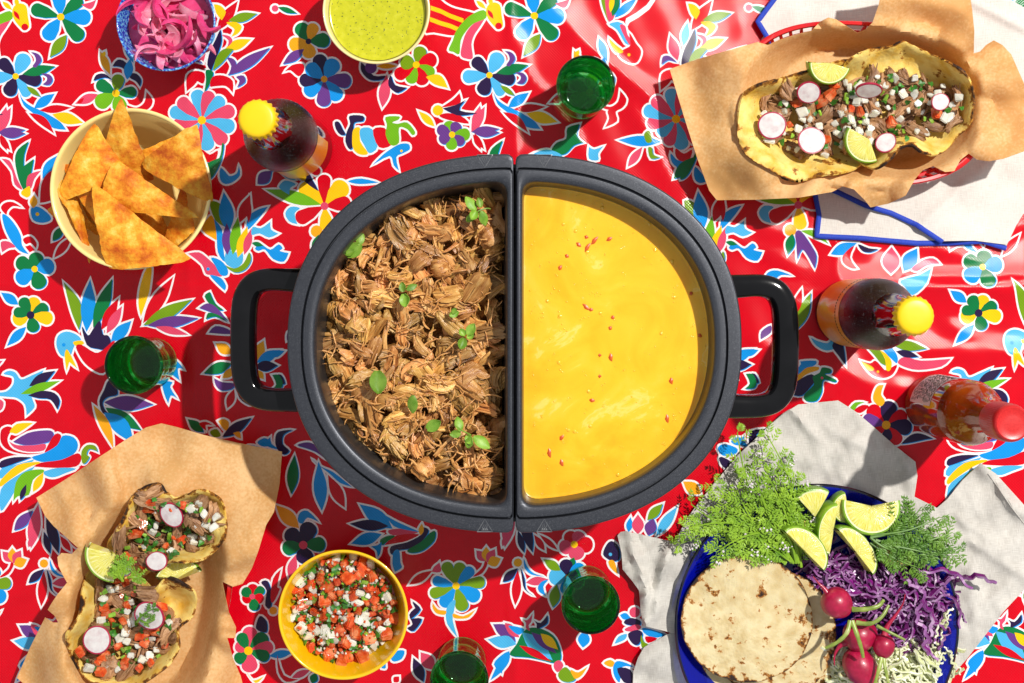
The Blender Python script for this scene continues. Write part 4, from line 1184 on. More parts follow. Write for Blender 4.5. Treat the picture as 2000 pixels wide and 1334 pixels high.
sprig(806, 780, [(806, 772, 265, 1.6)], 'small oregano leaf below the broad pale leaf', zs)
sprig(843, 833, [(834, 838, 30, 1.6)], 'narrow curled oregano leaf left of the bottom sprig', zs)
sprig(915, 846, [(900, 842, 100, 1.3), (900, 845, 190, 1.1), (912, 850, 300, 1.2), (925, 852, 330, 1.7), (918, 854, 260, 1.1)], 'leafy oregano sprig in the lower right of the pork', zs, [(888, 830), (902, 840), (920, 850)])
# ---------------------------------------------------------------- bowls
def bowl(name, px, py, r, zr, prof, mat, label, n=96, foot=True):
    """prof: (radius fraction, height fraction) from the foot up the outside, over the rim and down the inside"""
    c = P(px, py, zr); R = RS(r, zr)
    V, F = lathe([(max(R * a, 1e-5), zr * b) for a, b in prof], n, True, True)
    o = link(name, recalc(mesh(name, V, F)), mat, loc=(c.x, c.y, 0.0))
    tag(o, label, 'bowl'); return o, Vector((c.x, c.y, 0)), R
BP = smooth_profile([(0.44, 0.0), (0.50, 0.0), (0.54, 0.05), (0.70, 0.22), (0.88, 0.55), (0.96, 0.86), (0.985, 0.96), (1.0, 0.985), (0.995, 1.0), (0.975, 1.005), (0.955, 0.99), (0.94, 0.95), (0.90, 0.80), (0.82, 0.52), (0.64, 0.22), (0.45, 0.10), (0.02, 0.08)], 3)
blue_glaze = mk('speckled_blue_glaze', [(0.36, (0.008, 0.020, 0.30)), (0.46, (0.012, 0.05, 0.50)), (0.54, (0.09, 0.35, 0.70)), (0.66, (0.26, 0.58, 0.78))], scale=420, detail=5, rough=0.14, coat=0.6, coat_rough=0.04, bump=0.1, bscale=300)
cream_glaze = mk('cream_glaze', [(0.3, (0.80, 0.66, 0.30)), (0.7, (0.86, 0.73, 0.40))], scale=20, rough=0.22, coat=0.5, coat_rough=0.05)
pale_yellow = mk('pale_yellow_glaze', [(0.3, (0.90, 0.68, 0.24)), (0.7, (0.93, 0.75, 0.32))], scale=14, rough=0.25, coat=0.5, coat_rough=0.06)
bright_yellow = mk('bright_yellow_glaze', [(0.3, (0.86, 0.50, 0.002)), (0.7, (0.90, 0.56, 0.006))], scale=14, rough=0.22, coat=0.5, coat_rough=0.05)

ob, oc, oR = bowl('onion_bowl', 324, 42, 97, 0.050, BP, blue_glaze, 'cobalt blue speckled bowl of pink pickled onions')
sb, sc_, sR = bowl('salsa_bowl', 735, 20, 105, 0.055, BP, cream_glaze, 'cream bowl of green salsa at the top edge')
cb, cc_, cR = bowl('chip_bowl', 255, 369, 158, 0.070, BP, pale_yellow, 'large pale yellow bowl of tortilla chips')
pb, pc_, pR = bowl('pico_bowl', 670, 1201, 127, 0.062, BP, bright_yellow, 'bright yellow bowl of chopped tomato and onion salsa')

# green salsa
def salsa():
    m = mk('green_salsa', [(0.24, (0.10, 0.13, 0.002)), (0.31, (0.44, 0.44, 0.008)), (0.55, (0.52, 0.51, 0.014)), (0.78, (0.58, 0.56, 0.05))], scale=170, detail=7, rough=0.16, bump=0.15, bscale=60, bdist=0.001, sss=0.2, sss_r=(0.004, 0.004, 0.0005))
    z = 0.046; root = empty('green_salsa', (sc_.x, sc_.y, z)); tag(root, 'smooth lime green salsa with dark herb specks', 'salsa')
    R = sR * 0.905
    V, F = lathe([(R, 0.0008), (R * 0.985, 0.0002), (R * 0.95, 0), (R * 0.6, 0), (R * 0.02, 0)], 72, False, True)
    link('salsa_surface', recalc(mesh('salsa_surface', V, F)), m, root)
    r = random.Random(4); mb = MB()
    dk = mk('herb_speck', [(0.3, (0.02, 0.04, 0.003)), (0.7, (0.08, 0.12, 0.006))], scale=90, rough=0.4)
    for _ in range(230):
        a = r.uniform(0, 6.28); q = R * 0.95 * math.sqrt(r.random()); s = r.uniform(0.0002, 0.0006)
        V, F = lathe([(s, -0.0001), (s * 0.8, 0.00015), (s * 0.1, 0.0002)], 5, False, True)
        mb.add(([Vector((v[0] * r.uniform(0.6, 1.8) + q * math.cos(a), v[1] + q * math.sin(a), v[2])) for v in V], F))
    o = link('herb_specks', mb.me('herb_specks'), dk, root); o['kind'] = 'stuff'
salsa()

# pickled onions
on_mats = [mk('pickled_onion_a', [(0.3, (0.80, 0.10, 0.24)), (0.5, (0.84, 0.24, 0.38)), (0.72, (0.86, 0.42, 0.52))], scale=90, rough=0.26, spec=0.4, rnd=0.2, stretch=(1, 1, 1), sss=0.35, sss_r=(0.004, 0.001, 0.0015), bump=0.2, bscale=300, bdist=0.0006),
           mk('pickled_onion_b', [(0.3, (0.62, 0.02, 0.14)), (0.6, (0.78, 0.08, 0.24)), (0.8, (0.84, 0.28, 0.40))], scale=90, rough=0.24, spec=0.4, rnd=0.2, sss=0.3, sss_r=(0.004, 0.001, 0.0015), bump=0.2, bscale=300, bdist=0.0006)]
def arc_ribbon(Rad, sweep, w, t, ns=22):
    """a cut onion layer: a curved band, thicker in the middle and pointed at its ends"""
    V = []; F = []
    for i in range(ns):
        u = i / (ns - 1); a = (u - 0.5) * sweep
        e = max(0.12, math.sin(math.pi * u) ** 0.55)
        for (dr, dz) in ((-t, -w), (-t * 0.3, w * 0.05), (-t, w), (t, w), (t * 1.3, 0), (t, -w)):
            rr = Rad + dr * e
            V.append(Vector((rr * math.cos(a) - Rad, rr * math.sin(a), dz * e)))
    for i in range(ns - 1):
        for k in range(6):
            k2 = (k + 1) % 6; F.append((i * 6 + k, i * 6 + k2, (i + 1) * 6 + k2, (i + 1) * 6 + k))
    F.append(tuple(reversed(range(6)))); F.append(tuple(range((ns - 1) * 6, ns * 6)))
    return V, F
def onions():
    root = empty('pickled_onions', (oc.x, oc.y, 0.02)); tag(root, 'tangle of glossy pink pickled onion slices in the blue bowl', 'onions')
    r = random.Random(12)
    vs = []
    for k in range(10):
        me = recalc(mesh('onion_slice', *arc_ribbon(r.uniform(0.014, 0.023), r.uniform(2.0, 3.3), r.uniform(0.0030, 0.0052), r.uniform(0.0011, 0.0017))))
        me.materials.append(on_mats[k % 2]); vs.append(me)
    # liquid at the bottom
    V, F = lathe([(oR * 0.86, 0.0), (oR * 0.01, 0.0)], 48, False, True)
    link('pickling_liquid', recalc(mesh('pickling_liquid', V, F)), on_mats[1], root, loc=(0, 0, 0.012))
    for i in range(38):
        li = i / 38
        q = 0.027 * math.sqrt(r.random()) * (1.0 if li > 0.3 else 1.0); a = r.uniform(0, 6.28)
        z = 0.012 + 0.016 * li + r.uniform(-0.002, 0.002)
        link('onion_slice', vs[r.randrange(10)], None, root, loc=(q * math.cos(a), q * math.sin(a) , z),
             rot=(r.uniform(-0.4, 0.4), r.choice((-1, 1)) * r.uniform(0.5, 1.25), r.uniform(0, 6.28)), scl=r.uniform(0.85, 1.15))
    # slices that hang over the rim
    for (x, y, rz, ti, k, sc) in ((400, 55, -2.1, 0.5, 1, 1.1), (350, 45, 1.2, 0.9, 3, 1.1), (270, 30, 3.3, 0.7, 5, 1.1), (290, 92, 1.8, 0.6, 4, 1.0), (345, 92, -1.4, 0.7, 7, 1.1)):
        p = P(x, y, 0.052)
        link('onion_slice', vs[k], None, root, loc=(p.x - oc.x, p.y - oc.y, 0.030), rot=(ti, 0.25, rz), scl=sc)
onions()

# tortilla chips
chip_mat = mk('seasoned_tortilla_chip', [(0.34, (0.44, 0.065, 0.004)), (0.45, (0.66, 0.18, 0.008)), (0.55, (0.80, 0.35, 0.022)), (0.64, (0.86, 0.52, 0.09)), (0.74, (0.88, 0.68, 0.28))], scale=44, detail=12, nrough=0.72, rough=0.55, spec=0.3, rnd=0.12, bump=0.6, bscale=420, bdist=0.0012)
def chip(c3, bend, label, seed, n=26):
    gx_ = sum(c[0] for c in c3) / 3; gy_ = sum(c[1] for c in c3) / 3
    p = [P(gx_ + (x - gx_) * 1.27, gy_ + (y - gy_) * 1.27, z) for x, y, z in c3]
    cen = (p[0] + p[1] + p[2]) / 3
    nrm = (p[1] - p[0]).cross(p[2] - p[0]).normalized()
    if nrm.z < 0: nrm = -nrm; p = [p[0], p[2], p[1]]
    V = []; idx = {}; F = []
    r = random.Random(seed)
    for i in range(n + 1):
        for j in range(n + 1 - i):
            a, b = i / n, j / n; c = 1 - a - b
            # rounded corners, slightly bulging sides
            m = max(a, b, c); k = 1 - 0.10 * max(0, m - 0.84) / 0.16
            q = cen + (p[0] * a + p[1] * b + p[2] * c - cen) * k
            e = (a * b + b * c + c * a) * 3
            d = q - cen
            bub = 0.0016 * noise.noise(q * 110 + Vector((seed, 0, 0))) + 0.0009 * abs(noise.noise(q * 260)) + 0.0004 * noise.noise(q * 600)
            q = q + nrm * (bend * (e - 0.5) + bub)
            edge = min(a, b, c)
            if edge < 0.02: q = q + nrm * (0.0010 * noise.noise(q * 260 + Vector((9, seed, 2)))) + d.normalized() * (0.0010 * noise.noise(q * 190))
            idx[(i, j)] = len(V); V.append(q)
    for i in range(n):
        for j in range(n - i):
            F.append((idx[(i, j)], idx[(i + 1, j)], idx[(i, j + 1)]))
            if i + j < n - 1: F.append((idx[(i + 1, j)], idx[(i + 1, j + 1)], idx[(i, j + 1)]))
    base = Vector((cen.x, cen.y, cen.z))
    V, F = solidify([v - base for v in V], F, 0.0012)
    o = link('tortilla_chip', recalc(mesh('tortilla_chip', V, F)), chip_mat, loc=base)
    tag(o, label, 'chip', 'tortilla chips in the pale yellow bowl'); return o
chip([(100, 418, .052), (128, 385, .060), (205, 470, .020)], 0.004, 'pale tortilla chip tip poking over the left rim of the yellow bowl', 1)
chip([(160, 420, .030), (330, 470, .022), (250, 330, .035)], 0.003, 'tortilla chip lying deepest under the others in the yellow bowl', 9)
chip([(106, 355, .066), (150, 378, .046), (175, 500, .058)], 0.005, 'tortilla chip on its edge along the left side of the bowl', 2)
chip([(130, 330, .060), (215, 470, .050), (232, 350, .058)], 0.006, 'tortilla chip half hidden behind the large front chip', 3)
chip([(236, 206, .088), (292, 345, .058), (200, 330, .060)], 0.007, 'tall curled tortilla chip standing highest at the top of the bowl', 4)
chip([(180, 252, .074), (238, 340, .066), (118, 385, .062)], 0.012, 'dark orange tortilla chip in the upper left of the bowl', 5)
chip([(276, 300, .058), (345, 270, .062), (320, 345, .050)], 0.004, 'small tortilla chip piece tucked beside the right chip', 6)
chip([(378, 254, .086), (283, 322, .074), (406, 386, .072)], 0.010, 'tortilla chip leaning on the right rim of the bowl', 7)
chip([(355, 368, .052), (374, 448, .056), (318, 500, .040)], 0.005, 'tortilla chip edge peeking out at the lower right of the bowl', 8)
chip([(232, 322, .078), (372, 420, .070), (205, 400, .072)], 0.008, 'middle tortilla chip with a folded ridge above the front chip', 10)
chip([(190, 372, .080), (356, 500, .074), (216, 516, .072)], 0.008, 'large front tortilla chip dusted with orange seasoning', 11)

# ---------------------------------------------------------------- bottles
def screw(name, *a): pass
beer_glass = mk('dark_brown_glass', [(0.3, (0.010, 0.003, 0.003)), (0.7, (0.020, 0.006, 0.004))], scale=30, rough=0.06, spec=0.55, bump=0.05, bscale=1500, bdist=0.0003)
beer_frost = mk('misted_brown_glass', [(0.3, (0.007, 0.003, 0.003)), (0.64, (0.012, 0.006, 0.006)), (0.74, (0.09, 0.08, 0.08))], scale=900, detail=2, rough=0.26, spec=0.22, bump=0.5, bscale=1400, bdist=0.0006)
cap_yellow = mk('yellow_cap_paint', [(0.3, (0.84, 0.52, 0.002)), (0.7, (0.88, 0.57, 0.004))], scale=30, rough=0.38, spec=0.4)
label_orange = mk('orange_label_paper', [(0.3, (0.70, 0.30, 0.004)), (0.7, (0.82, 0.40, 0.008))], scale=60, rough=0.35, spec=0.4, coat=0.3)
dark_ink = mk('dark_print_ink', [(0.3, (0.02, 0.01, 0.008)), (0.7, (0.05, 0.02, 0.01))], scale=60, rough=0.5)
cap_under = mk('cap_edge_metal', [(0.3, (0.60, 0.36, 0.01)), (0.7, (0.72, 0.44, 0.02))], scale=60, rough=0.3, metallic=0.3)
droplet = mk('water_droplet', [(0.3, (0.30, 0.30, 0.32)), (0.7, (0.42, 0.42, 0.44))], scale=60, rough=0.03, spec=0.8, trans=0.6)
BEER = smooth_profile([(0.0285, 0.0), (0.0302, 0.002), (0.0305, 0.006), (0.0305, 0.06), (0.0305, 0.108), (0.0298, 0.120), (0.0270, 0.134), (0.0215, 0.150), (0.0168, 0.166), (0.0146, 0.184), (0.0135, 0.205), (0.0132, 0.212), (0.0145, 0.2135), (0.0145, 0.2175), (0.0130, 0.2190), (0.0130, 0.2225)], 4)
def beer(px, py, label, ang0, ang1, zl0, zl1, dashed):
    base = P(px, py, 0); root = empty('beer_bottle', base); tag(root, label, 'bottle', 'dark beer bottles')
    V, F = lathe(BEER, 72, True, True)
    gm = recalc(mesh('glass', V, F)); gm.materials.append(beer_glass); gm.materials.append(beer_frost)
    for pl in gm.polygons:
        zc = pl.center.z
        if 0.100 < zc < 0.163: pl.material_index = 1
    glass = link('glass', gm, None, root)
    # crown cap with crimped skirt
    V = []; F = []; n = 126
    prof = [(0.0153, 0.2175, 1), (0.0151, 0.2200, 1), (0.0147, 0.2235, .5), (0.0145, 0.2250, .12), (0.0140, 0.2262, 0), (0.0130, 0.2273, 0), (0.0112, 0.2279, 0), (0.006, 0.2281, 0), (0.0003, 0.2282, 0)]
    for rr, z, k in prof:
        for i in range(n):
            a = 2 * math.pi * i / n; q = rr + 0.00085 * k * math.cos(21 * a)
            V.append((q * math.cos(a), q * math.sin(a), z))
    for j in range(len(prof) - 1):
        for i in range(n):
            i2 = (i + 1) % n; F.append((j * n + i, j * n + i2, (j + 1) * n + i2, (j + 1) * n + i))
    F.append(tuple(range((len(prof) - 1) * n, len(prof) * n)))
    link('crown_cap', recalc(mesh('crown_cap', V, F)), cap_yellow, root)
    # wrapped label
    V = []; F = []; m = 48
    zs_ = [zl0, zl0 + (zl1 - zl0) * .33, zl0 + (zl1 - zl0) * .66, zl1]
    for z in zs_:
        for i in range(m + 1):
            a = math.radians(ang0 + (ang1 - ang0) * i / m); rr = 0.03068 if z < 0.11 else 0.0303
            V.append((rr * math.cos(a), rr * math.sin(a), z))
    for j in range(3):
        for i in range(m): F.append((j * (m + 1) + i, j * (m + 1) + i + 1, (j + 1) * (m + 1) + i + 1, (j + 1) * (m + 1) + i))
    lb = link('label', mesh('label', V, F), label_orange, root)
    if dashed:
        mb = MB()
        for i in range(34):
            a0 = math.radians(ang0 + (ang1 - ang0) * (i + 0.1) / 34); a1 = math.radians(ang0 + (ang1 - ang0) * (i + 0.75) / 34)
            z = zl1 - 0.013 + 0.0003 * math.sin(i * 2.3)
            pts = [Vector((0.03078 * math.cos(a0 + (a1 - a0) * q / 2), 0.03078 * math.sin(a0 + (a1 - a0) * q / 2), z)) for q in range(3)]
            mb.add(tube(pts, 0.00035, 4))
        link('label_print', mb.me('label_print'), dark_ink, lb)
    # condensation
    r = random.Random(int(px)); mb = MB()
    for _ in range(300):
        t = r.uniform(0, 1); z = 0.112 + t * 0.05
        rr = np.interp(z, [p[1] for p in BEER], [p[0] for p in BEER]); a = r.uniform(0, 6.28); s = r.uniform(0.0001, 0.0004)
        c = Vector((rr * math.cos(a), rr * math.sin(a), z))
        Vd, Fd = lathe([(s, 0), (s * .7, s * .6), (s * .05, s * .8)], 6, False, True)
        rot = Vector((math.cos(a), math.sin(a), 0.7)).to_track_quat('Z', 'Y')
        mb.add(([c + rot @ Vector(v) for v in Vd], Fd))
    o = link('condensation', mb.me('condensation'), droplet, root); o['kind'] = 'stuff'
beer(585, 290, 'dark beer bottle with yellow cap beside the chip bowl', -98, 4, 0.036, 0.104, False)
beer(1656, 611, 'dark beer bottle with yellow cap right of the slow cooker', 95, 265, 0.010, 0.098, True)

def hot_sauce():
    base = P(1826, 789, 0); root = empty('hot_sauce_bottle', base); tag(root, 'clear hot sauce bottle with red screw cap and white label', 'bottle')
    sauce = mk('hot_sauce_in_glass', [(0.3, (0.22, 0.022, 0.003)), (0.55, (0.32, 0.050, 0.004)), (0.75, (0.42, 0.085, 0.006))], scale=35, detail=3, rough=0.07, spec=0.38, sss=0.25, sss_r=(0.01, 0.003, 0.0005))
    prof = smooth_profile([(0.0255, 0.0), (0.0276, 0.002), (0.028, 0.006), (0.028, 0.05), (0.028, 0.098), (0.0276, 0.106), (0.0252, 0.117), (0.0200, 0.129), (0.0155, 0.144), (0.0133, 0.160), (0.0122, 0.172), (0.0122, 0.180)], 4)
    V, F = lathe(prof, 72, True, True); link('glass', recalc(mesh('glass', V, F)), sauce, root)
    red = mk('red_cap_plastic', [(0.3, (0.50, 0.008, 0.010)), (0.7, (0.62, 0.02, 0.018))], scale=700, detail=3, rough=0.32, spec=0.5, bump=0.2, bscale=1800, bdist=0.0003)
    n = 120; V = []; F = []
    pr = [(0.0140, 0.174, 0), (0.0152, 0.1745, 0), (0.0152, 0.178, 1), (0.0150, 0.203, 1), (0.0146, 0.2065, .6), (0.0136, 0.2095, 0), (0.0125, 0.2102, 0), (0.012, 0.2099, 0), (0.006, 0.2101, 0), (0.0003, 0.2102, 0)]
    for rr, z, k in pr:
        for i in range(n):
            a = 2 * math.pi * i / n; q = rr + 0.00022 * k * (1 if i % 2 else -1); V.append((q * math.cos(a), q * math.sin(a), z))
    for j in range(len(pr) - 1):
        for i in range(n):
            i2 = (i + 1) % n; F.append((j * n + i, j * n + i2, (j + 1) * n + i2, (j + 1) * n + i))
    F.append(tuple(range((len(pr) - 1) * n, len(pr) * n)))
    link('screw_cap', recalc(mesh('screw_cap', V, F)), red, root)
    white = mk('printed_white_label', [(0.3, (0.62, 0.60, 0.60)), (0.7, (0.74, 0.72, 0.72))], scale=50, rough=0.4)
    a0, a1, z0, z1 = math.radians(92), math.radians(172), 0.018, 0.080
    V = []; F = []; m = 24
    for z in (z0, z1):
        for i in range(m + 1):
            a = a0 + (a1 - a0) * i / m; V.append((0.0282 * math.cos(a), 0.0282 * math.sin(a), z))
    for i in range(m): F.append((i, i + 1, m + 2 + i, m + 1 + i))
    lb = link('label', mesh('label', V, F), white, root)
    r = random.Random(2); mb = MB()
    def bar(aa, ab, z, rad=0.00025):
        mb.add(tube([Vector((0.02830 * math.cos(aa + (ab - aa) * q / 4), 0.02830 * math.sin(aa + (ab - aa) * q / 4), z)) for q in range(5)], rad, 4))
    span = a1 - a0
    for k in range(15):                         # rows of fine unreadable print
        z = z1 - 0.004 - k * 0.0036
        u = 0.06
        while u < 0.9:
            w = r.uniform(0.03, 0.13); bar(a0 + span * u, a0 + span * min(0.94, u + w), z, 0.00022 if k % 5 else 0.0004); u += w + r.uniform(0.02, 0.05)
    bar(a0 + span * .05, a0 + span * .95, z0 + 0.004, 0.0003)
    link('label_print', mb.me('label_print'), dark_ink, lb)
    # back label seen as a small red and yellow panel
hot_sauce()

# ---------------------------------------------------------------- green glasses
def green_glass_mat():
    m = bpy.data.materials.new('green_glass'); m.use_nodes = True; nt = m.node_tree; N = nt.nodes; Lk = nt.links
    for x in list(N):
        if x.type != 'OUTPUT_MATERIAL': N.remove(x)
    out = [x for x in N if x.type == 'OUTPUT_MATERIAL'][0]
    t = N.new('ShaderNodeBsdfTransparent'); t.inputs['Color'].default_value = (0.58, 0.985, 0.64, 1)
    g = N.new('ShaderNodeBsdfGlossy'); g.inputs['Roughness'].default_value = 0.03; g.inputs['Color'].default_value = (0.75, 1.0, 0.8, 1)
    r = N.new('ShaderNodeBsdfRefraction'); r.inputs['Color'].default_value = (0.30, 0.96, 0.40, 1); r.inputs['IOR'].default_value = 1.30; r.inputs['Roughness'].default_value = 0.0
    tc = N.new('ShaderNodeTexCoord'); nz = N.new('ShaderNodeTexNoise'); nz.inputs['Scale'].default_value = 70; Lk.new(tc.outputs['Object'], nz.inputs['Vector'])
    bp = N.new('ShaderNodeBump'); bp.inputs['Strength'].default_value = 0.35; bp.inputs['Distance'].default_value = 0.002; Lk.new(nz.outputs['Fac'], bp.inputs['Height']); Lk.new(bp.outputs[0], g.inputs['Normal']); Lk.new(bp.outputs[0], r.inputs['Normal'])
    m1 = N.new('ShaderNodeMixShader'); m1.inputs[0].default_value = 0.16; Lk.new(t.outputs[0], m1.inputs[1]); Lk.new(r.outputs[0], m1.inputs[2])
    fr = N.new('ShaderNodeFresnel'); fr.inputs['IOR'].default_value = 1.45; Lk.new(bp.outputs[0], fr.inputs['Normal'])
    mx = N.new('ShaderNodeMixShader'); Lk.new(fr.outputs[0], mx.inputs[0])
    tl = N.new('ShaderNodeBsdfTranslucent'); tl.inputs['Color'].default_value = (0.006, 0.85, 0.12, 1)  # bright caustics inside the glass put in as green translucent colour
    m4 = N.new('ShaderNodeMixShader'); m4.inputs[0].default_value = 0.34; Lk.new(m1.outputs[0], m4.inputs[1]); Lk.new(tl.outputs[0], m4.inputs[2])
    Lk.new(m4.outputs[0], mx.inputs[1]); Lk.new(g.outputs[0], mx.inputs[2]); Lk.new(mx.outputs[0], out.inputs[0])
    return m
GG = green_glass_mat()
GLASS = smooth_profile([(0.0170, 0.0), (0.0205, 0.0008), (0.0222, 0.004), (0.0226, 0.012), (0.0232, 0.04), (0.0246, 0.07), (0.0256, 0.083), (0.0255, 0.0855), (0.0246, 0.0868), (0.0234, 0.0862), (0.0229, 0.084), (0.0218, 0.07), (0.0203, 0.04), (0.0194, 0.020), (0.0175, 0.0145), (0.010, 0.0125), (0.0004, 0.012)], 3)
GLASS = [(r_, z_ * 0.84) for r_, z_ in GLASS]
gme = recalc(mesh('green_glass', *lathe(GLASS, 64, True, True))); gme.materials.append(GG)
for x, y, lb in ((1144, 165, 'small green glass tumbler above the slow cooker'), (261, 713, 'small green glass tumbler on the left of the table'),
                 (1154, 1182, 'small green glass tumbler below the slow cooker'), (897, 1329, 'small green glass tumbler cut off by the bottom edge')):
    p = P(x, y, 0.072)
    o = link('glass_tumbler', gme, None, loc=(p.x, p.y, 0.0002), rot=(0, 0, x)); tag(o, lb, 'glass', 'green glass tumblers')
# ---------------------------------------------------------------- diced vegetables shared by the tacos and the pico bowl
def dice(name, n, mat, seed, size, flat=1.0, jit=0.28, L=1.0):
    out = []; r = random.Random(seed)
    for k in range(n):
        bm = bmesh.new(); bmesh.ops.create_cube(bm, size=size)
        for v in bm.verts:
            v.co.x *= L
            v.co += Vector([r.uniform(-jit, jit) * size * 0.6 for _ in range(3)]); v.co.z *= flat
        bmesh.ops.bevel(bm, geom=bm.edges[:], offset=size * 0.13, segments=2, affect='EDGES')
        me = bpy.data.meshes.new(name); bm.to_mesh(me); bm.free(); me.materials.append(mat); out.append(me)
    return out
onion_mat = mk('raw_onion', [(0.3, (0.60, 0.57, 0.46)), (0.7, (0.80, 0.79, 0.72))], scale=200, rough=0.22, spec=0.5, rnd=0.16, sss=0.4, sss_r=(0.003, 0.003, 0.002), stretch=(1, 1, 5))
tomato_mat = mk('raw_tomato', [(0.32, (0.46, 0.030, 0.010)), (0.50, (0.64, 0.10, 0.022)), (0.68, (0.78, 0.30, 0.14))], scale=140, rough=0.12, spec=0.5, rnd=0.2, sss=0.25, sss_r=(0.004, 0.001, 0.0006), bump=0.3, bscale=400, bdist=0.0006)
chili_mat = mk('green_chili', [(0.3, (0.10, 0.24, 0.012)), (0.6, (0.26, 0.44, 0.04)), (0.75, (0.55, 0.62, 0.22))], scale=220, rough=0.25, rnd=0.25, sss=0.1)
cil_mat = mk('cilantro_leaf', [(0.3, (0.012, 0.085, 0.006)), (0.7, (0.06, 0.24, 0.020))], scale=300, rough=0.45, rnd=0.3)
ONION = dice('onion_cube', 12, onion_mat, 1, 0.0064, 0.6, 0.40, 1.12)
TOMATO = dice('tomato_cube', 12, tomato_mat, 2, 0.0082, 0.75, 0.42, 1.1)
CHILI = dice('chili_piece', 8, chili_mat, 3, 0.0034, 0.5, 0.5, 1.9)
def cil_mesh(seed):
    r = random.Random(seed); V = []; F = []
    lob = r.randint(3, 5); n = lob * 6
    V.append(Vector((0, 0, 0.0008)))
    for i in range(n):
        a = 2 * math.pi * i / n; q = 0.0042 * (0.62 + 0.38 * abs(math.sin(a * lob / 2)) ** 0.6) * r.uniform(0.85, 1.1)
        V.append(Vector((q * math.cos(a), q * 0.8 * math.sin(a), 0.0012 * math.sin(a * 2 + seed))))
    for i in range(n): F.append((0, 1 + i, 1 + (i + 1) % n))
    me = mesh('cilantro_bit', *solidify(V, F, 0.0002)); me.materials.append(cil_mat); return me
CIL = [cil_mesh(i) for i in range(6)]
def scatter(poly, n, dmin, r, got=None, tries=40000):
    got = [] if got is None else got; out = []
    x0, x1 = min(p[0] for p in poly), max(p[0] for p in poly); y0, y1 = min(p[1] for p in poly), max(p[1] for p in poly)
    t = 0
    while len(out) < n and t < tries:
        t += 1
        x, y = r.uniform(x0, x1), r.uniform(y0, y1)
        if any((x - a) ** 2 + (y - b) ** 2 < dmin * dmin for a, b in got): continue
        if not in_poly(np.array([x]), np.array([y]), poly)[0]: continue
        got.append((x, y)); out.append((x, y))
    return out
def rrot(r, k=1.0): return (r.uniform(-k, k), r.uniform(-k, k), r.uniform(0, 6.28))

# pico de gallo
def pico():
    root = empty('pico_de_gallo', (pc_.x, pc_.y, 0.03)); tag(root, 'chopped tomato, onion and green chili salsa heaped in the yellow bowl', 'salsa')
    r = random.Random(8)
    V, F = lathe([(pR * 0.80, 0.0), (pR * 0.4, 0.003), (pR * 0.01, 0.004)], 40, False, True)
    o = link('salsa_juice', recalc(mesh('salsa_juice', V, F)), tomato_mat, root, loc=(0, 0, -0.004))
    circ = [(670 + 100 * math.cos(a * math.pi / 20), 1190 + 104 * math.sin(a * math.pi / 20)) for a in range(40)]
    for layer, zz, nt_, no, nc, nl in ((0, 0.031, 62, 52, 18, 15), (1, 0.040, 48, 44, 22, 80)):
        got = []
        for (n, vs, nm, d) in ((nt_, TOMATO, 'tomato_cube', 12.5), (no, ONION, 'onion_cube', 11), (nc, CHILI, 'chili_piece', 8), (nl, CIL, 'cilantro_bit', 6)):
            for x, y in scatter(circ, n, d, r, got, 6000):
                e = 1 - min(1, math.hypot(x - 670, y - 1190) / 104)
                z = zz + 0.004 * e + r.uniform(-0.002, 0.002)
                link(nm, vs[r.randrange(len(vs))], None, root, loc=P(x, y, z) - root.location, rot=rrot(r, 0.9), scl=r.uniform(0.55, 1.35))
    mb = MB(); mats = [tomato_mat, onion_mat, cil_mat, chili_mat]
    for k in range(420):
        a = r.uniform(0, 6.28); q = 98 * math.sqrt(r.random()); x, y = 670 + q * math.cos(a), 1190 + q * math.sin(a)
        src = (TOMATO, ONION, CIL, CHILI)[k % 4]; me = src[k % len(src)]; s_ = r.uniform(0.2, 0.45); R_ = Euler(rrot(r, 1.5)).to_matrix()
        c = P(x, y, 0.044 + r.uniform(-0.005, 0.003)) - root.location
        mb.add(([c + R_ @ (v.co * s_) for v in me.vertices], [tuple(p.vertices) for p in me.polygons]), k % 4)
    o = link('fine_chopped_bits', mb.me('fine_chopped_bits', mats, False), None, root); o['kind'] = 'stuff'
    link('cilantro_bit', CIL[1], None, root, loc=P(609, 1279, 0.036) - root.location, rot=(0.2, 0.5, 0.4), scl=0.9)
pico()

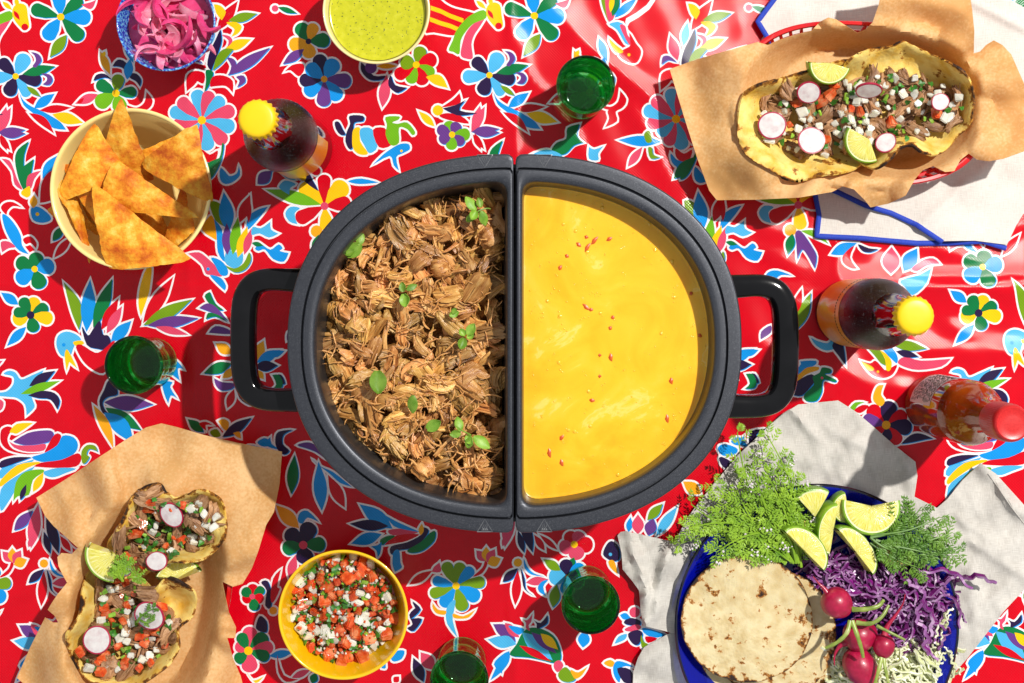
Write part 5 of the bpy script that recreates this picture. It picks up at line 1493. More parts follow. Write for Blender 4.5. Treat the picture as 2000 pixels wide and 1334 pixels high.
# ---------------------------------------------------------------- limes and radishes
def lime_flesh(name, c1, c2, c3):
    m, nt, b = bsdf_mat(name); N = nt.nodes; Lk = nt.links
    tc = N.new('ShaderNodeTexCoord'); sp = N.new('ShaderNodeSeparateXYZ'); Lk.new(tc.outputs['Object'], sp.inputs[0])
    at = N.new('ShaderNodeMath'); at.operation = 'ARCTAN2'; Lk.new(sp.outputs['Y'], at.inputs[0]); Lk.new(sp.outputs['X'], at.inputs[1])
    ln = N.new('ShaderNodeVectorMath'); ln.operation = 'LENGTH'; Lk.new(tc.outputs['Object'], ln.inputs[0])
    cm = N.new('ShaderNodeCombineXYZ')
    ma = N.new('ShaderNodeMath'); ma.operation = 'MULTIPLY'; ma.inputs[1].default_value = 22; Lk.new(at.outputs[0], ma.inputs[0]); Lk.new(ma.outputs[0], cm.inputs[0])
    ml = N.new('ShaderNodeMath'); ml.operation = 'MULTIPLY'; ml.inputs[1].default_value = 130; Lk.new(ln.outputs['Value'], ml.inputs[0]); Lk.new(ml.outputs[0], cm.inputs[1])
    nz = N.new('ShaderNodeTexNoise'); nz.inputs['Scale'].default_value = 1.0; nz.inputs['Detail'].default_value = 3; Lk.new(cm.outputs[0], nz.inputs['Vector'])
    rp = N.new('ShaderNodeValToRGB'); cr = rp.color_ramp; cr.elements[0].position = 0.3; cr.elements[0].color = (*c1, 1); cr.elements[1].position = 0.7; cr.elements[1].color = (*c3, 1)
    e = cr.elements.new(0.5); e.color = (*c2, 1)
    Lk.new(nz.outputs['Fac'], rp.inputs['Fac']); Lk.new(rp.outputs[0], b.inputs['Base Color'])
    b.inputs['Roughness'].default_value = 0.14; b.inputs['Subsurface Weight'].default_value = 0.35; b.inputs['Subsurface Radius'].default_value = (0.004, 0.004, 0.001)
    b.inputs['Subsurface Scale'].default_value = 1.0
    bp = N.new('ShaderNodeBump'); bp.inputs['Strength'].default_value = 0.6; bp.inputs['Distance'].default_value = 0.0012; Lk.new(nz.outputs['Fac'], bp.inputs['Height']); Lk.new(bp.outputs[0], b.inputs['Normal'])
    return m
flesh = lime_flesh('lime_flesh', (0.60, 0.54, 0.05), (0.76, 0.70, 0.16), (0.84, 0.80, 0.40))
rind = mk('lime_rind', [(0.3, (0.10, 0.26, 0.010)), (0.7, (0.30, 0.50, 0.03))], scale=120, rough=0.3, coat=0.2, bump=0.4, bscale=900, bdist=0.0005, rnd=0.12)
pith = mk('lime_pith', [(0.3, (0.66, 0.68, 0.30)), (0.7, (0.78, 0.78, 0.45))], scale=200, rough=0.5)
def lime(px, py, z, R_px, a0, a1, rotdeg, squash, tilt, thick, label, group):
    """cut piece: sector with bulging rind on its arc, pith line and flesh faces above and below"""
    R = RS(R_px, z); root = empty('lime_wedge', P(px, py, z), (0, 0, 0)); tag(root, label, 'lime', group)
    root.rotation_euler = Euler((math.radians(tilt[0]), math.radians(tilt[1]), math.radians(rotdeg)), 'XYZ')
    n = 28; A = [math.radians(a0 + (a1 - a0) * i / n) for i in range(n + 1)]
    def ring(f, zz): return [Vector((R * f * math.cos(a), R * f * math.sin(a) * squash, zz)) for a in A]
    nzv = [noise.noise(Vector((i * 0.7, R_px, px))) for i in range(n + 1)]
    radii = [0.02, 0.3, 0.6, 0.8, 0.90]
    V = []; F = []
    rows = [ring(f, 0.0) for f in radii]
    for j, rw in enumerate(rows):
        for i, v in enumerate(rw): V.append(v + Vector((0, 0, 0.0007 * nzv[i] * radii[j] + (0.0006 if 0 < j < 4 else 0))))
    o = len(V)
    for j, f in enumerate(radii):
        for i, v in enumerate(ring(f, -thick * (0.35 + 0.65 * f))): V.append(v)
    m = n + 1
    for b in (0, o):
        for j in range(len(radii) - 1):
            for i in range(n):
                q = (b + j * m + i, b + (j + 1) * m + i, b + (j + 1) * m + i + 1, b + j * m + i + 1)
                F.append(q if b == 0 else tuple(reversed(q)))
    for i in (0, n):        # the flat cut sides
        for j in range(len(radii) - 1): F.append((j * m + i, o + j * m + i, o + (j + 1) * m + i, (j + 1) * m + i))
    link('flesh', recalc(mesh('flesh', V, F, True)), flesh, root)
    def band(f0, f1, z0a, z0b, steps, mat, nm):
        V = []; F = []
        for k in range(steps + 1):
            t = k / steps
            for a in A: V.append(Vector((R * (f0[0] + (f0[1] - f0[0]) * t) * math.cos(a), R * (f0[0] + (f0[1] - f0[0]) * t) * math.sin(a) * squash, z0a + (z0b - z0a) * t)))
        for k in range(steps):
            for i in range(n): F.append((k * m + i, (k + 1) * m + i, (k + 1) * m + i + 1, k * m + i + 1))
        return V, F
    V, F = band((0.90, 0.955), None, 0.0, 0.0001, 1, pith, 'pith'); mb = MB(); mb.add((V, F)); mb.add(band((0.90, 0.955), None, -thick, -thick * 1.0, 1, pith, ''))
    link('pith', recalc(mb.me('pith')), pith, root)
    V = []; F = []; st = 8
    for k in range(st + 1):
        u = k / st * math.pi; f = 0.955 + 0.045 * min(1, math.sin(u) * 2.2) + 0.05 * math.sin(u)
        for a in A: V.append(Vector((R * f * math.cos(a), R * f * math.sin(a) * squash, 0.0001 - thick * (1 - math.cos(u)) / 2)))
    for k in range(st):
        for i in range(n): F.append((k * m + i, k * m + i + 1, (k + 1) * m + i + 1, (k + 1) * m + i))
    link('rind', recalc(mesh('rind', V, F)), rind, root)
    return root
rad_skin = mk('radish_skin', [(0.3, (0.27, 0.002, 0.028)), (0.6, (0.43, 0.008, 0.055)), (0.78, (0.58, 0.09, 0.12))], scale=110, detail=6, rough=0.36, coat=0.12, sss=0.1, rnd=0.05, bump=0.25, bscale=250, bdist=0.0008)
rad_flesh = mk('radish_flesh', [(0.30, (0.54, 0.44, 0.45)), (0.5, (0.63, 0.58, 0.575)), (0.7, (0.70, 0.675, 0.66))], scale=150, detail=5, rough=0.48, sss=0.3, sss_r=(0.003, 0.002, 0.002), rnd=0.03)
def radish_slice(px, py, z, ra, rb, rotdeg, tilt, label, group):
    root = empty('radish_slice', P(px, py, z), (math.radians(tilt[0]), math.radians(tilt[1]), math.radians(rotdeg))); tag(root, label, 'radish slice', group)
    A, B = RS(ra, z), RS(rb, z); n = 40; t = 0.0018
    def ring(f, zz): return [Vector((A * f * math.cos(6.2832 * i / n) * (1 + 0.02 * math.sin(3 * 6.2832 * i / n + px)), B * f * math.sin(6.2832 * i / n), zz)) for i in range(n)]
    V = ring(0.02, 0.0003) + ring(0.5, 0.0002) + ring(0.91, 0) + ring(0.91, -t) + ring(0.02, -t); F = []
    for j in range(4):
        for i in range(n):
            i2 = (i + 1) % n; F.append((j * n + i, j * n + i2, (j + 1) * n + i2, (j + 1) * n + i))
    F.append(tuple(range(n))); F.append(tuple(range(4 * n, 5 * n)))
    link('flesh', recalc(mesh('flesh', V, F)), rad_flesh, root)
    V = ring(0.895, 0.0001) + ring(0.985, 0.0) + ring(1.0, -t * 0.4) + ring(0.985, -t) + ring(0.895, -t - 0.0001); F = []
    for j in range(4):
        for i in range(n):
            i2 = (i + 1) % n; F.append((j * n + i, j * n + i2, (j + 1) * n + i2, (j + 1) * n + i))
    link('skin', recalc(mesh('skin', V, F)), rad_skin, root)

# ---------------------------------------------------------------- baskets with kraft paper
basket_red = mk('red_basket_plastic', [(0.3, (0.56, 0.004, 0.008)), (0.7, (0.66, 0.010, 0.012))], scale=60, rough=0.2, spec=0.5, coat=0.3)
def paper_mat():
    m, nt, b = bsdf_mat('kraft_paper'); N = nt.nodes; Lk = nt.links
    tc = N.new('ShaderNodeTexCoord'); nz = N.new('ShaderNodeTexNoise'); nz.inputs['Scale'].default_value = 420; nz.inputs['Detail'].default_value = 8; Lk.new(tc.outputs['Object'], nz.inputs['Vector'])
    n2 = N.new('ShaderNodeTexNoise'); n2.inputs['Scale'].default_value = 22; n2.inputs['Detail'].default_value = 4; Lk.new(tc.outputs['Object'], n2.inputs['Vector'])
    ad = N.new('ShaderNodeMath'); ad.operation = 'ADD'; Lk.new(nz.outputs['Fac'], ad.inputs[0]); Lk.new(n2.outputs['Fac'], ad.inputs[1])
    rp = N.new('ShaderNodeValToRGB'); cr = rp.color_ramp; cr.elements[0].position = 0.75; cr.elements[0].color = (0.80, 0.49, 0.18, 1); cr.elements[1].position = 1.0
    cr.elements[1].color = (0.93, 0.66, 0.31, 1)
    dv = N.new('ShaderNodeMath'); dv.operation = 'MULTIPLY'; dv.inputs[1].default_value = 0.86; Lk.new(ad.outputs[0], dv.inputs[0]); Lk.new(dv.outputs[0], rp.inputs['Fac'])
    Lk.new(rp.outputs[0], b.inputs['Base Color']); b.inputs['Roughness'].default_value = 0.55; b.inputs['Specular IOR Level'].default_value = 0.3
    vo = N.new('ShaderNodeTexVoronoi'); vo.feature = 'DISTANCE_TO_EDGE'; vo.inputs['Scale'].default_value = 24; Lk.new(tc.outputs['Object'], vo.inputs['Vector'])
    bp = N.new('ShaderNodeBump'); bp.inputs['Strength'].default_value = 0.30; bp.inputs['Distance'].default_value = 0.004; Lk.new(vo.outputs['Distance'], bp.inputs['Height']); Lk.new(bp.outputs[0], b.inputs['Normal'])
    tr = N.new('ShaderNodeBsdfTranslucent'); tr.inputs['Color'].default_value = (0.90, 0.46, 0.10, 1)
    tp = N.new('ShaderNodeBsdfTransparent'); tp.inputs['Color'].default_value = (0.95, 0.62, 0.3, 1)
    mx = N.new('ShaderNodeMixShader'); mx.inputs[0].default_value = 0.34; Lk.new(b.outputs[0], mx.inputs[1]); Lk.new(tr.outputs[0], mx.inputs[2])
    m2 = N.new('ShaderNodeMixShader'); m2.inputs[0].default_value = 0.07; Lk.new(mx.outputs[0], m2.inputs[1]); Lk.new(tp.outputs[0], m2.inputs[2])
    out = [x for x in N if x.type == 'OUTPUT_MATERIAL'][0]; Lk.new(m2.outputs[0], out.inputs[0])
    return m
KRAFT = paper_mat()
def sell(x, y, cx, cy, a, b, rot, n=2.6):
    c, s = math.cos(rot), math.sin(rot); u = (x - cx) * c + (y - cy) * s; v = -(x - cx) * s + (y - cy) * c
    return (np.abs(u / a) ** n + np.abs(v / b) ** n) ** (1 / n)
def sstep(a, b, x):
    t = np.clip((x - a) / (b - a), 0, 1); return t * t * (3 - 2 * t)
def basket(cx, cy, a, b, rot, zr, label):
    root = empty('food_basket', P(cx, cy, 0)); tag(root, label, 'basket', 'red oval food baskets')
    k = S * (1 - zr / H); c0 = P(cx, cy, zr); c0.z = 0; root.location = c0
    def pt(t, f, z):
        c, s = math.cos(t), math.sin(t); u = a * f * math.copysign(abs(c) ** (2 / 2.6), c); v = b * f * math.copysign(abs(s) ** (2 / 2.6), s)
        return Vector(((u * math.cos(rot) - v * math.sin(rot)) * k, -(u * math.sin(rot) + v * math.cos(rot)) * k, z))
    n = 96
    sec = [(0.955, zr - 0.003), (0.945, zr), (0.955, zr + 0.0018), (0.985, zr + 0.0022), (1.0, zr + 0.001), (1.003, zr - 0.003), (0.995, zr - 0.007), (0.985, zr - 0.006), (0.98, zr - 0.003)]
    V = []; F = []
    for f, z in sec:
        for i in range(n): V.append(pt(2 * math.pi * i / n, f, z))
    m = len(sec)
    for j in range(m):
        for i in range(n):
            i2 = (i + 1) % n; j2 = (j + 1) % m; F.append((j * n + i, j * n + i2, j2 * n + i2, j2 * n + i))
    link('rim', recalc(mesh('rim', V, F)), basket_red, root)
    for q in (0.30, 0.62):
        pts = [pt(2 * math.pi * i / n, 0.80 + 0.17 * q, zr * q + 0.003) for i in range(n + 1)]
        link('band', mesh('band', *tube(pts, 0.0022, 6, False)), basket_red, root)
    mb = MB()
    for i in range(56):
        t = 2 * math.pi * i / 56; mb.add(tube([pt(t, 0.80, 0.003), pt(t, 0.88, zr * 0.5), pt(t, 0.97, zr)], 0.0017, 5))
    o = link('ribs', mb.me('ribs'), basket_red, root)
    V = [pt(2 * math.pi * i / n, 0.82, 0.0045) for i in range(n)] + [pt(2 * math.pi * i / n, 0.82, 0.0015) for i in range(n)]; F = [tuple(range(n)), tuple(reversed(range(n, 2 * n)))]
    for i in range(n):
        i2 = (i + 1) % n; F.append((i, i2, n + i2, n + i))
    link('floor', recalc(mesh('floor', V, F, False)), basket_red, root)
def paper(outline, cx, cy, a, b, rot, zr, flaps, seed, label, ruff=0.0075):
    n1 = rnoise(seed, 8, 60, 160); n2 = rnoise(seed + 1, 10, 22, 55)
    rq = random.Random(seed); waves = [(rq.uniform(70, 230), rq.uniform(0, 3.14), rq.random()) for _ in range(6)]
    def crease(x, y):
        h = 0
        for lam, t, p in waves:
            u = (x * math.cos(t) + y * math.sin(t)) / lam + p + 0.15 * np.sin((x * math.sin(t) - y * math.cos(t)) / 90 + p * 6)
            h = h + (np.abs((u % 1.0) - 0.5) * 4 - 1) * lam / 150
        return h / 2.0
    def zf(x, y):
        e = sell(x, y, cx, cy, a, b, rot)
        th = np.arctan2(-(y - cy), x - cx)
        z = 0.0065 + (zr + 0.0045 - 0.0065) * sstep(0.74, 0.97, e)
        out = np.maximum(0, e - 0.97)
        fm = 0
        for (fx, fy, w, slope) in flaps: fm = fm + np.exp(-(((x - fx) ** 2 + (y - fy) ** 2) / (w * w * 0.55)))
        fm = 1 - np.clip(fm, 0, 1)
        w_ = np.sin(th * 11 + 1.5 * np.sin(th * 3 + seed)); z = z + fm * (ruff * sstep(0.62, 1.0, e) * (np.abs(w_) ** 0.7 * np.sign(w_) + 0.7) + 0.010 * sstep(0.95, 1.3, e))
        for (fx, fy, w, slope) in flaps:
            k = np.exp(-(((x - fx) ** 2 + (y - fy) ** 2) / (w * w))); z = z + k * slope * sstep(0.98, 1.35, e)
        z = z + 0.0007 * n1(x, y) * sstep(0.5, 1.0, e) + 0.00015 * n2(x, y) + 0.0022 * crease(x, y) * sstep(0.45, 0.8, e)
        z = np.maximum(z, (zr + 0.0035) * sstep(0.72, 0.90, e) * (1 - sstep(1.04, 1.12, e)))
        z = np.maximum(z, (zr * np.clip((e - 0.66) / 0.26, 0, 1.0) + 0.0072) * (1 - sstep(1.0, 1.25, e)))
        return np.maximum(z, 0.0035)
    V, F, _ = sheet(outline, 6, zf, smooth_outline=False)
    base = P(cx, cy, 0)
    V, F = solidify([v - base for v in V], F, 0.00018)
    o = link('kraft_paper', mesh('kraft_paper', V, F), KRAFT, loc=base); tag(o, label, 'paper', 'kraft paper basket liners')
    return zf

# ---------------------------------------------------------------- tacos
def tort_mat(name, cream, gold, charamt, cs=48, eg=0.14):
    m, nt, b = bsdf_mat(name); N = nt.nodes; Lk = nt.links
    tc = N.new('ShaderNodeTexCoord'); at = N.new('ShaderNodeAttribute'); at.attribute_name = 'edge'
    nz = N.new('ShaderNodeTexNoise'); nz.inputs['Scale'].default_value = 85; nz.inputs['Detail'].default_value = 9; Lk.new(tc.outputs['Object'], nz.inputs['Vector'])
    rp = N.new('ShaderNodeValToRGB'); cr = rp.color_ramp; cr.elements[0].position = 0.34; cr.elements[0].color = (*gold, 1); cr.elements[1].position = 0.60; cr.elements[1].color = (*cream, 1)
    Lk.new(nz.outputs['Fac'], rp.inputs['Fac'])
    n2 = N.new('ShaderNodeTexNoise'); n2.inputs['Scale'].default_value = cs; n2.inputs['Detail'].default_value = 10; n2.inputs['Roughness'].default_value = 0.65
    mp = N.new('ShaderNodeMapping'); mp.inputs['Location'].default_value = (3.1, 7.7, 1.3); Lk.new(tc.outputs['Object'], mp.inputs['Vector']); Lk.new(mp.outputs[0], n2.inputs['Vector'])
    mu = N.new('ShaderNodeMath'); mu.operation = 'MULTIPLY_ADD'; mu.inputs[1].default_value = eg; Lk.new(at.outputs['Fac'], mu.inputs[0]); Lk.new(n2.outputs['Fac'], mu.inputs[2])
    r2 = N.new('ShaderNodeValToRGB'); c2 = r2.color_ramp; c2.elements[0].position = charamt - 0.012; c2.elements[0].color = (0, 0, 0, 1); c2.elements[1].position = charamt + 0.02; c2.elements[1].color = (1, 1, 1, 1)
    Lk.new(mu.outputs[0], r2.inputs['Fac'])
    r3 = N.new('ShaderNodeValToRGB'); c3 = r3.color_ramp; c3.elements[0].position = 0.0; c3.elements[0].color = (0.46, 0.17, 0.015, 1); c3.elements[1].position = 0.8; c3.elements[1].color = (0.025, 0.012, 0.008, 1)
    mr = N.new('ShaderNodeMapRange'); mr.inputs['From Min'].default_value = charamt; mr.inputs['From Max'].default_value = charamt + 0.12; Lk.new(mu.outputs[0], mr.inputs['Value']); Lk.new(mr.outputs[0], r3.inputs['Fac'])
    mx = N.new('ShaderNodeMix'); mx.data_type = 'RGBA'; Lk.new(r2.outputs[0], mx.inputs[0]); Lk.new(rp.outputs[0], mx.inputs[6]); Lk.new(r3.outputs[0], mx.inputs[7])
    Lk.new(mx.outputs[2], b.inputs['Base Color']); b.inputs['Roughness'].default_value = 0.62; b.inputs['Specular IOR Level'].default_value = 0.3
    b.inputs['Subsurface Weight'].default_value = 0.12; b.inputs['Subsurface Radius'].default_value = (0.003, 0.002, 0.0008); b.inputs['Subsurface Scale'].default_value = 1.0
    n4 = N.new('ShaderNodeTexNoise'); n4.inputs['Scale'].default_value = 330; n4.inputs['Detail'].default_value = 6; Lk.new(tc.outputs['Object'], n4.inputs['Vector'])
    bp = N.new('ShaderNodeBump'); bp.inputs['Strength'].default_value = 0.55; bp.inputs['Distance'].default_value = 0.0012; Lk.new(n4.outputs['Fac'], bp.inputs['Height']); Lk.new(bp.outputs[0], b.inputs['Normal'])
    return m
TORT_T = tort_mat('taco_tortilla', (0.86, 0.65, 0.20), (0.74, 0.44, 0.06), 0.60)
TORT_F = tort_mat('griddled_corn_tortilla', (0.68, 0.57, 0.33), (0.56, 0.42, 0.20), 0.60, 95, 0.21)
def add_edge(me, arr, poly, L, n_total, fn=None):
    d = poly_dist(arr[:, 0], arr[:, 1], poly); v = np.exp(-d / L)
    if fn is not None: v = v * fn(arr[:, 0], arr[:, 1])
    v = np.concatenate([v, v]) if n_total == 2 * len(v) else v
    a = me.attributes.new('edge', 'FLOAT', 'POINT'); a.data.foreach_set('value', v.astype(np.float32))
pork_dark = mk('taco_pork', [(0.25, (0.08, 0.028, 0.010)), (0.42, (0.24, 0.105, 0.042)), (0.58, (0.42, 0.22, 0.10)), (0.75, (0.60, 0.38, 0.22))], scale=130, detail=6, rough=0.42, rnd=0.35, bump=0.7, bscale=700, bdist=0.0012, stretch=(0.35, 1.6, 1.6), nrough=0.68)
PORK2 = meat_variants('pork_shred', 14, 77, pork_dark)
def taco(outline, zlow, zhigh, label, fill, counts, seed, under=None, low=(), tilt=None):
    cx = sum(p[0] for p in outline) / len(outline); cy = sum(p[1] for p in outline) / len(outline)
    root = empty('taco', P(cx, cy, zlow)); tag(root, label, 'taco', 'pork tacos in the baskets')
    sm = [(p.x, p.y) for p in spline([(a, b, 0) for a, b in outline], True, 6)]
    n1 = rnoise(seed, 8, 50, 130); n2 = rnoise(seed + 3, 8, 18, 50)
    def lowf(x, y):
        k = np.ones(np.shape(x))
        for lx, ly, lw in low: k = k * (1 - np.exp(-((x - lx) ** 2 + (y - ly) ** 2) / (lw * lw)))
        return k
    def zf(x, y):
        d = poly_dist(x, y, sm)
        th = np.arctan2(y - cy, x - cx)
        hi = zhigh * (1 + 0.16 * np.sin(th * 3 + seed) + 0.08 * np.sin(th * 7))
        z = zlow + (hi - zlow) * np.exp(-(d / 24.0) ** 1.6) * lowf(x, y)
        if tilt is not None: z = z + tilt[0] * (x - cx) + tilt[1] * (y - cy)
        z = z + 0.0010 * n1(x, y) + 0.0004 * n2(x, y)
        return np.maximum(z, under(x, y) + 0.0035)
    V, F, arr = sheet(sm, 5, zf)
    V2, F2 = solidify([v - root.location for v in V], F, 0.0022)
    me = mesh('tortilla', V2, F2); add_edge(me, arr, sm, 5.0, len(V2), lowf); link('tortilla', me, TORT_T, root)
    r = random.Random(seed); 
    def zat(x, y): return float(zf(np.array([x]), np.array([y]))[0])
    nb = int(len(PORK2) * .62)
    for lay in range(2):
        for x, y in scatter(fill, int(counts[0] * 0.72), 12, r):
            me = PORK2[r.randrange(nb)] if r.random() < 0.75 else PORK2[r.randrange(nb, len(PORK2))]
            link('pork_shred', me, None, root, loc=P(x, y, zat(x, y) + 0.005 + 0.0055 * lay) - root.location, rot=(r.uniform(-.7, .7), r.uniform(-.4, .4), r.uniform(0, 6.28)), scl=r.uniform(0.6, 1.1))
    got = []
    for n, vs, nm, d in ((counts[1], ONION, 'onion_cube', 12), (counts[2], TOMATO, 'tomato_cube', 12), (counts[3], CHILI, 'chili_piece', 9), (counts[4], CIL, 'cilantro_bit', 7)):
        for x, y in scatter(fill, n, d, r, got, 8000):
            link(nm, vs[r.randrange(len(vs))], None, root, loc=P(x, y, zat(x, y) + 0.0135 + r.uniform(0, 0.004)) - root.location, rot=rrot(r, 0.8), scl=r.uniform(0.55, 1.15))
    return zf

# right basket
RB = (1684, 202, 248, 160, math.radians(3))
basket(*RB, 0.045, 'red plastic oval basket on the white napkin at the upper right')
pr_out = [(1308, 135), (1360, 116), (1430, 96), (1480, 82), (1500, 88), (1519, 79), (1550, 69), (1585, 60), (1602, 42), (1618, 34), (1634, 38), (1652, 50), (1674, 64), (1690, 58), (1704, 44), (1716, 10), (1730, -60), (1850, -70), (1890, -40),
          (1899, 20), (1903, 60), (1902, 104), (1914, 101), (1926, 88), (1941, 79), (1958, 88), (1975, 106), (1990, 140), (2010, 185), (2030, 250), (2015, 290), (1960, 310), (1932, 315), (1908, 312), (1892, 300), (1876, 312), (1864, 334), (1846, 336), (1822, 324), (1802, 332), (1787, 350), (1769, 382), (1735, 398), (1700, 405), (1690, 392), (1668, 370),
          (1646, 364), (1625, 375), (1560, 386), (1480, 390), (1400, 391), (1385, 372), (1362, 310), (1335, 225)]
UR = paper(pr_out, *RB, 0.045, [(1330, 150, 130, -0.022), (1390, 370, 110, -0.020), (1810, -40, 110, 0.020), (1990, 240, 90, 0.006), (1710, 400, 60, -0.012)], 31, 'crumpled brown kraft paper lining the upper right basket')
rt1 = [(1500, 160), (1470, 172), (1450, 190), (1442, 235), (1441, 272), (1455, 300), (1490, 325), (1548, 352), (1600, 342), (1650, 335), (1680, 322), (1705, 290), (1720, 240), (1725, 190), (1720, 140), (1690, 120), (1650, 118), (1610, 128), (1555, 145)]
rt2 = [(1640, 150), (1660, 118), (1700, 96), (1738, 92), (1765, 82), (1795, 95), (1840, 116), (1880, 140), (1898, 170), (1901, 210), (1892, 246), (1868, 268), (1848, 292), (1826, 302), (1800, 296), (1780, 284), (1758, 290), (1738, 310), (1710, 328), (1680, 318), (1660, 300), (1645, 260), (1632, 200)]
taco(rt1, 0.026, 0.056, 'taco with charred lower edge at the left end of the upper right basket', [(1478, 205), (1515, 178), (1600, 168), (1700, 150), (1715, 210), (1700, 280), (1620, 305), (1560, 298), (1495, 272)], (44, 36, 6, 10, 22), 41, UR, [(1720, 180, 60), (1715, 260, 60), (1700, 130, 40)])
taco(rt2, 0.030, 0.060, 'wavy edged taco at the right end of the upper right basket', [(1640, 178), (1700, 145), (1770, 148), (1840, 165), (1880, 195), (1875, 230), (1820, 262), (1740, 275), (1650, 285)], (46, 36, 5, 14, 26), 47, UR, [(1640, 180, 55), (1638, 230, 55), (1655, 285, 45)])
gl = 'lime pieces on the tacos'
lime(1622, 123, 0.062, 41, 180, 345, 0, 1.0, (14, 4), 0.014, 'lime wedge on the upper edge of the tacos in the upper right basket', gl)
lime(1698, 272, 0.060, 46, 150, 290, 0, 1.0, (10, -6), 0.014, 'lime wedge on the lower edge of the tacos in the upper right basket', gl)
gr = 'radish slices on the tacos'
radish_slice(1508, 245, 0.058, 28, 27, 0, (4, -4), 'round white radish slice at the far left of the upper right basket', gr)
radish_slice(1585, 274, 0.060, 27, 27, 20, (-6, 3), 'round white radish slice below the onions in the upper right basket', gr)
radish_slice(1580, 181, 0.056, 25, 22, -25, (24, 20), 'shaded tilted radish slice beside the top lime wedge', gr)
radish_slice(1697, 178, 0.058, 27, 22, -5, (58, 6), 'radish slice on edge in the middle of the upper right basket', gr)
radish_slice(1837, 199, 0.062, 19, 17, 15, (6, 8), 'small radish slice at the right end of the upper right basket', gr)
radish_slice(1730, 278, 0.058, 23, 19, 50, (-20, 10), 'tilted radish slice beside the lower lime wedge', gr)

# left basket
LB = (285, 1190, 158, 232, math.radians(12))
basket(*LB, 0.045, 'red plastic oval basket under the tacos at the lower left')
pl_out = [(71, 972), (130, 935), (190, 895), (250, 856), (285, 835), (315, 827), (345, 834), (400, 850), (460, 864), (520, 876), (551, 882), (546, 945), (535, 1000), (520, 1025), (505, 1075), (492, 1110), (474, 1140), (455, 1146), (434, 1136), (440, 1165), (447, 1196), (461, 1225), (460, 1246), (444, 1246), (455, 1285), (470, 1320), (490, 1400), (300, 1440), (120, 1400), (33, 1324), (60, 1262), (88, 1206), (104, 1216), (114, 1216), (106, 1202), (93, 1191), (102, 1176), (113, 1160), (131, 1138), (122, 1122), (114, 1105), (112, 1088), (120, 1080), (140, 1082), (152, 1070), (130, 1050), (105, 1028), (88, 1008)]
UL = paper(pl_out, *LB, 0.045, [(90, 960, 130, -0.016), (530, 900, 140, -0.018), (315, 850, 110, -0.004), (480, 1330, 100, -0.016), (50, 1310, 120, -0.024)], 57, 'crumpled brown kraft paper lining the lower left basket')
lt1 = [(307, 942), (280, 950), (262, 970), (250, 993), (238, 1022), (222, 1045), (210, 1068), (215, 1110), (240, 1135), (268, 1135), (296, 1116), (328, 1099), (365, 1096), (400, 1089), (432, 1060), (441, 1036), (440, 1008), (432, 980), (415, 966), (390, 958), (366, 965), (342, 974), (326, 962), (318, 948)]
lt2 = [(190, 1105), (168, 1126), (160, 1160), (157, 1194), (145, 1220), (131, 1241), (136, 1270), (152, 1305), (184, 1334), (230, 1342), (275, 1334), (310, 1312), (335, 1290), (349, 1264), (347, 1228), (372, 1206), (382, 1180), (379, 1158), (360, 1142), (325, 1128), (300, 1150), (285, 1135), (250, 1100), (220, 1096)]
taco(lt2, 0.024, 0.054, 'lower taco with charred rim in the lower left basket', [(190, 1150), (240, 1125), (285, 1150), (300, 1170), (330, 1200), (338, 1245), (300, 1300), (230, 1322), (170, 1310), (158, 1275), (195, 1220)], (48, 30, 28, 16, 30), 61, UL, [(215, 1100, 45), (265, 1110, 45), (180, 1115, 25)])
taco(lt1, 0.030, 0.064, 'upper taco folded at the right in the lower left basket', [(262, 1005), (290, 965), (330, 985), (390, 980), (425, 1000), (420, 1050), (350, 1080), (280, 1105), (235, 1090), (230, 1050)], (40, 16, 16, 16, 44), 67, UL, [(235, 1130, 45), (275, 1130, 40), (215, 1090, 35)])
lime(226, 1082, 0.062, 58, 165, 265, 0, 1.0, (8, 8), 0.016, 'large lime wedge tucked at the left of the lower left tacos', gl)
lime(345, 1130, 0.058, 46, 5, 140, 25, 0.75, (-20, 10), 0.018, 'shaded lime wedge at the right of the lower left tacos', gl)
radish_slice(335, 1006, 0.066, 27, 22, -60, (12, 10), 'oval radish slice on the upper taco of the lower left basket', gr)
radish_slice(306, 1096, 0.064, 22, 19, 0, (-8, -6), 'small radish slice at the fold of the lower left tacos', gr)
radish_slice(291, 1203, 0.058, 32, 27, -25, (6, -8), 'large radish slice with a sprig of dill on it', gr)
radish_slice(189, 1250, 0.056, 27, 28, 40, (-6, 8), 'radish slice at the lower left of the lower left tacos', gr)
radish_slice(238, 1110, 0.060, 22, 20, 10, (20, -12), 'radish slice half hidden under a dill tuft', gr)
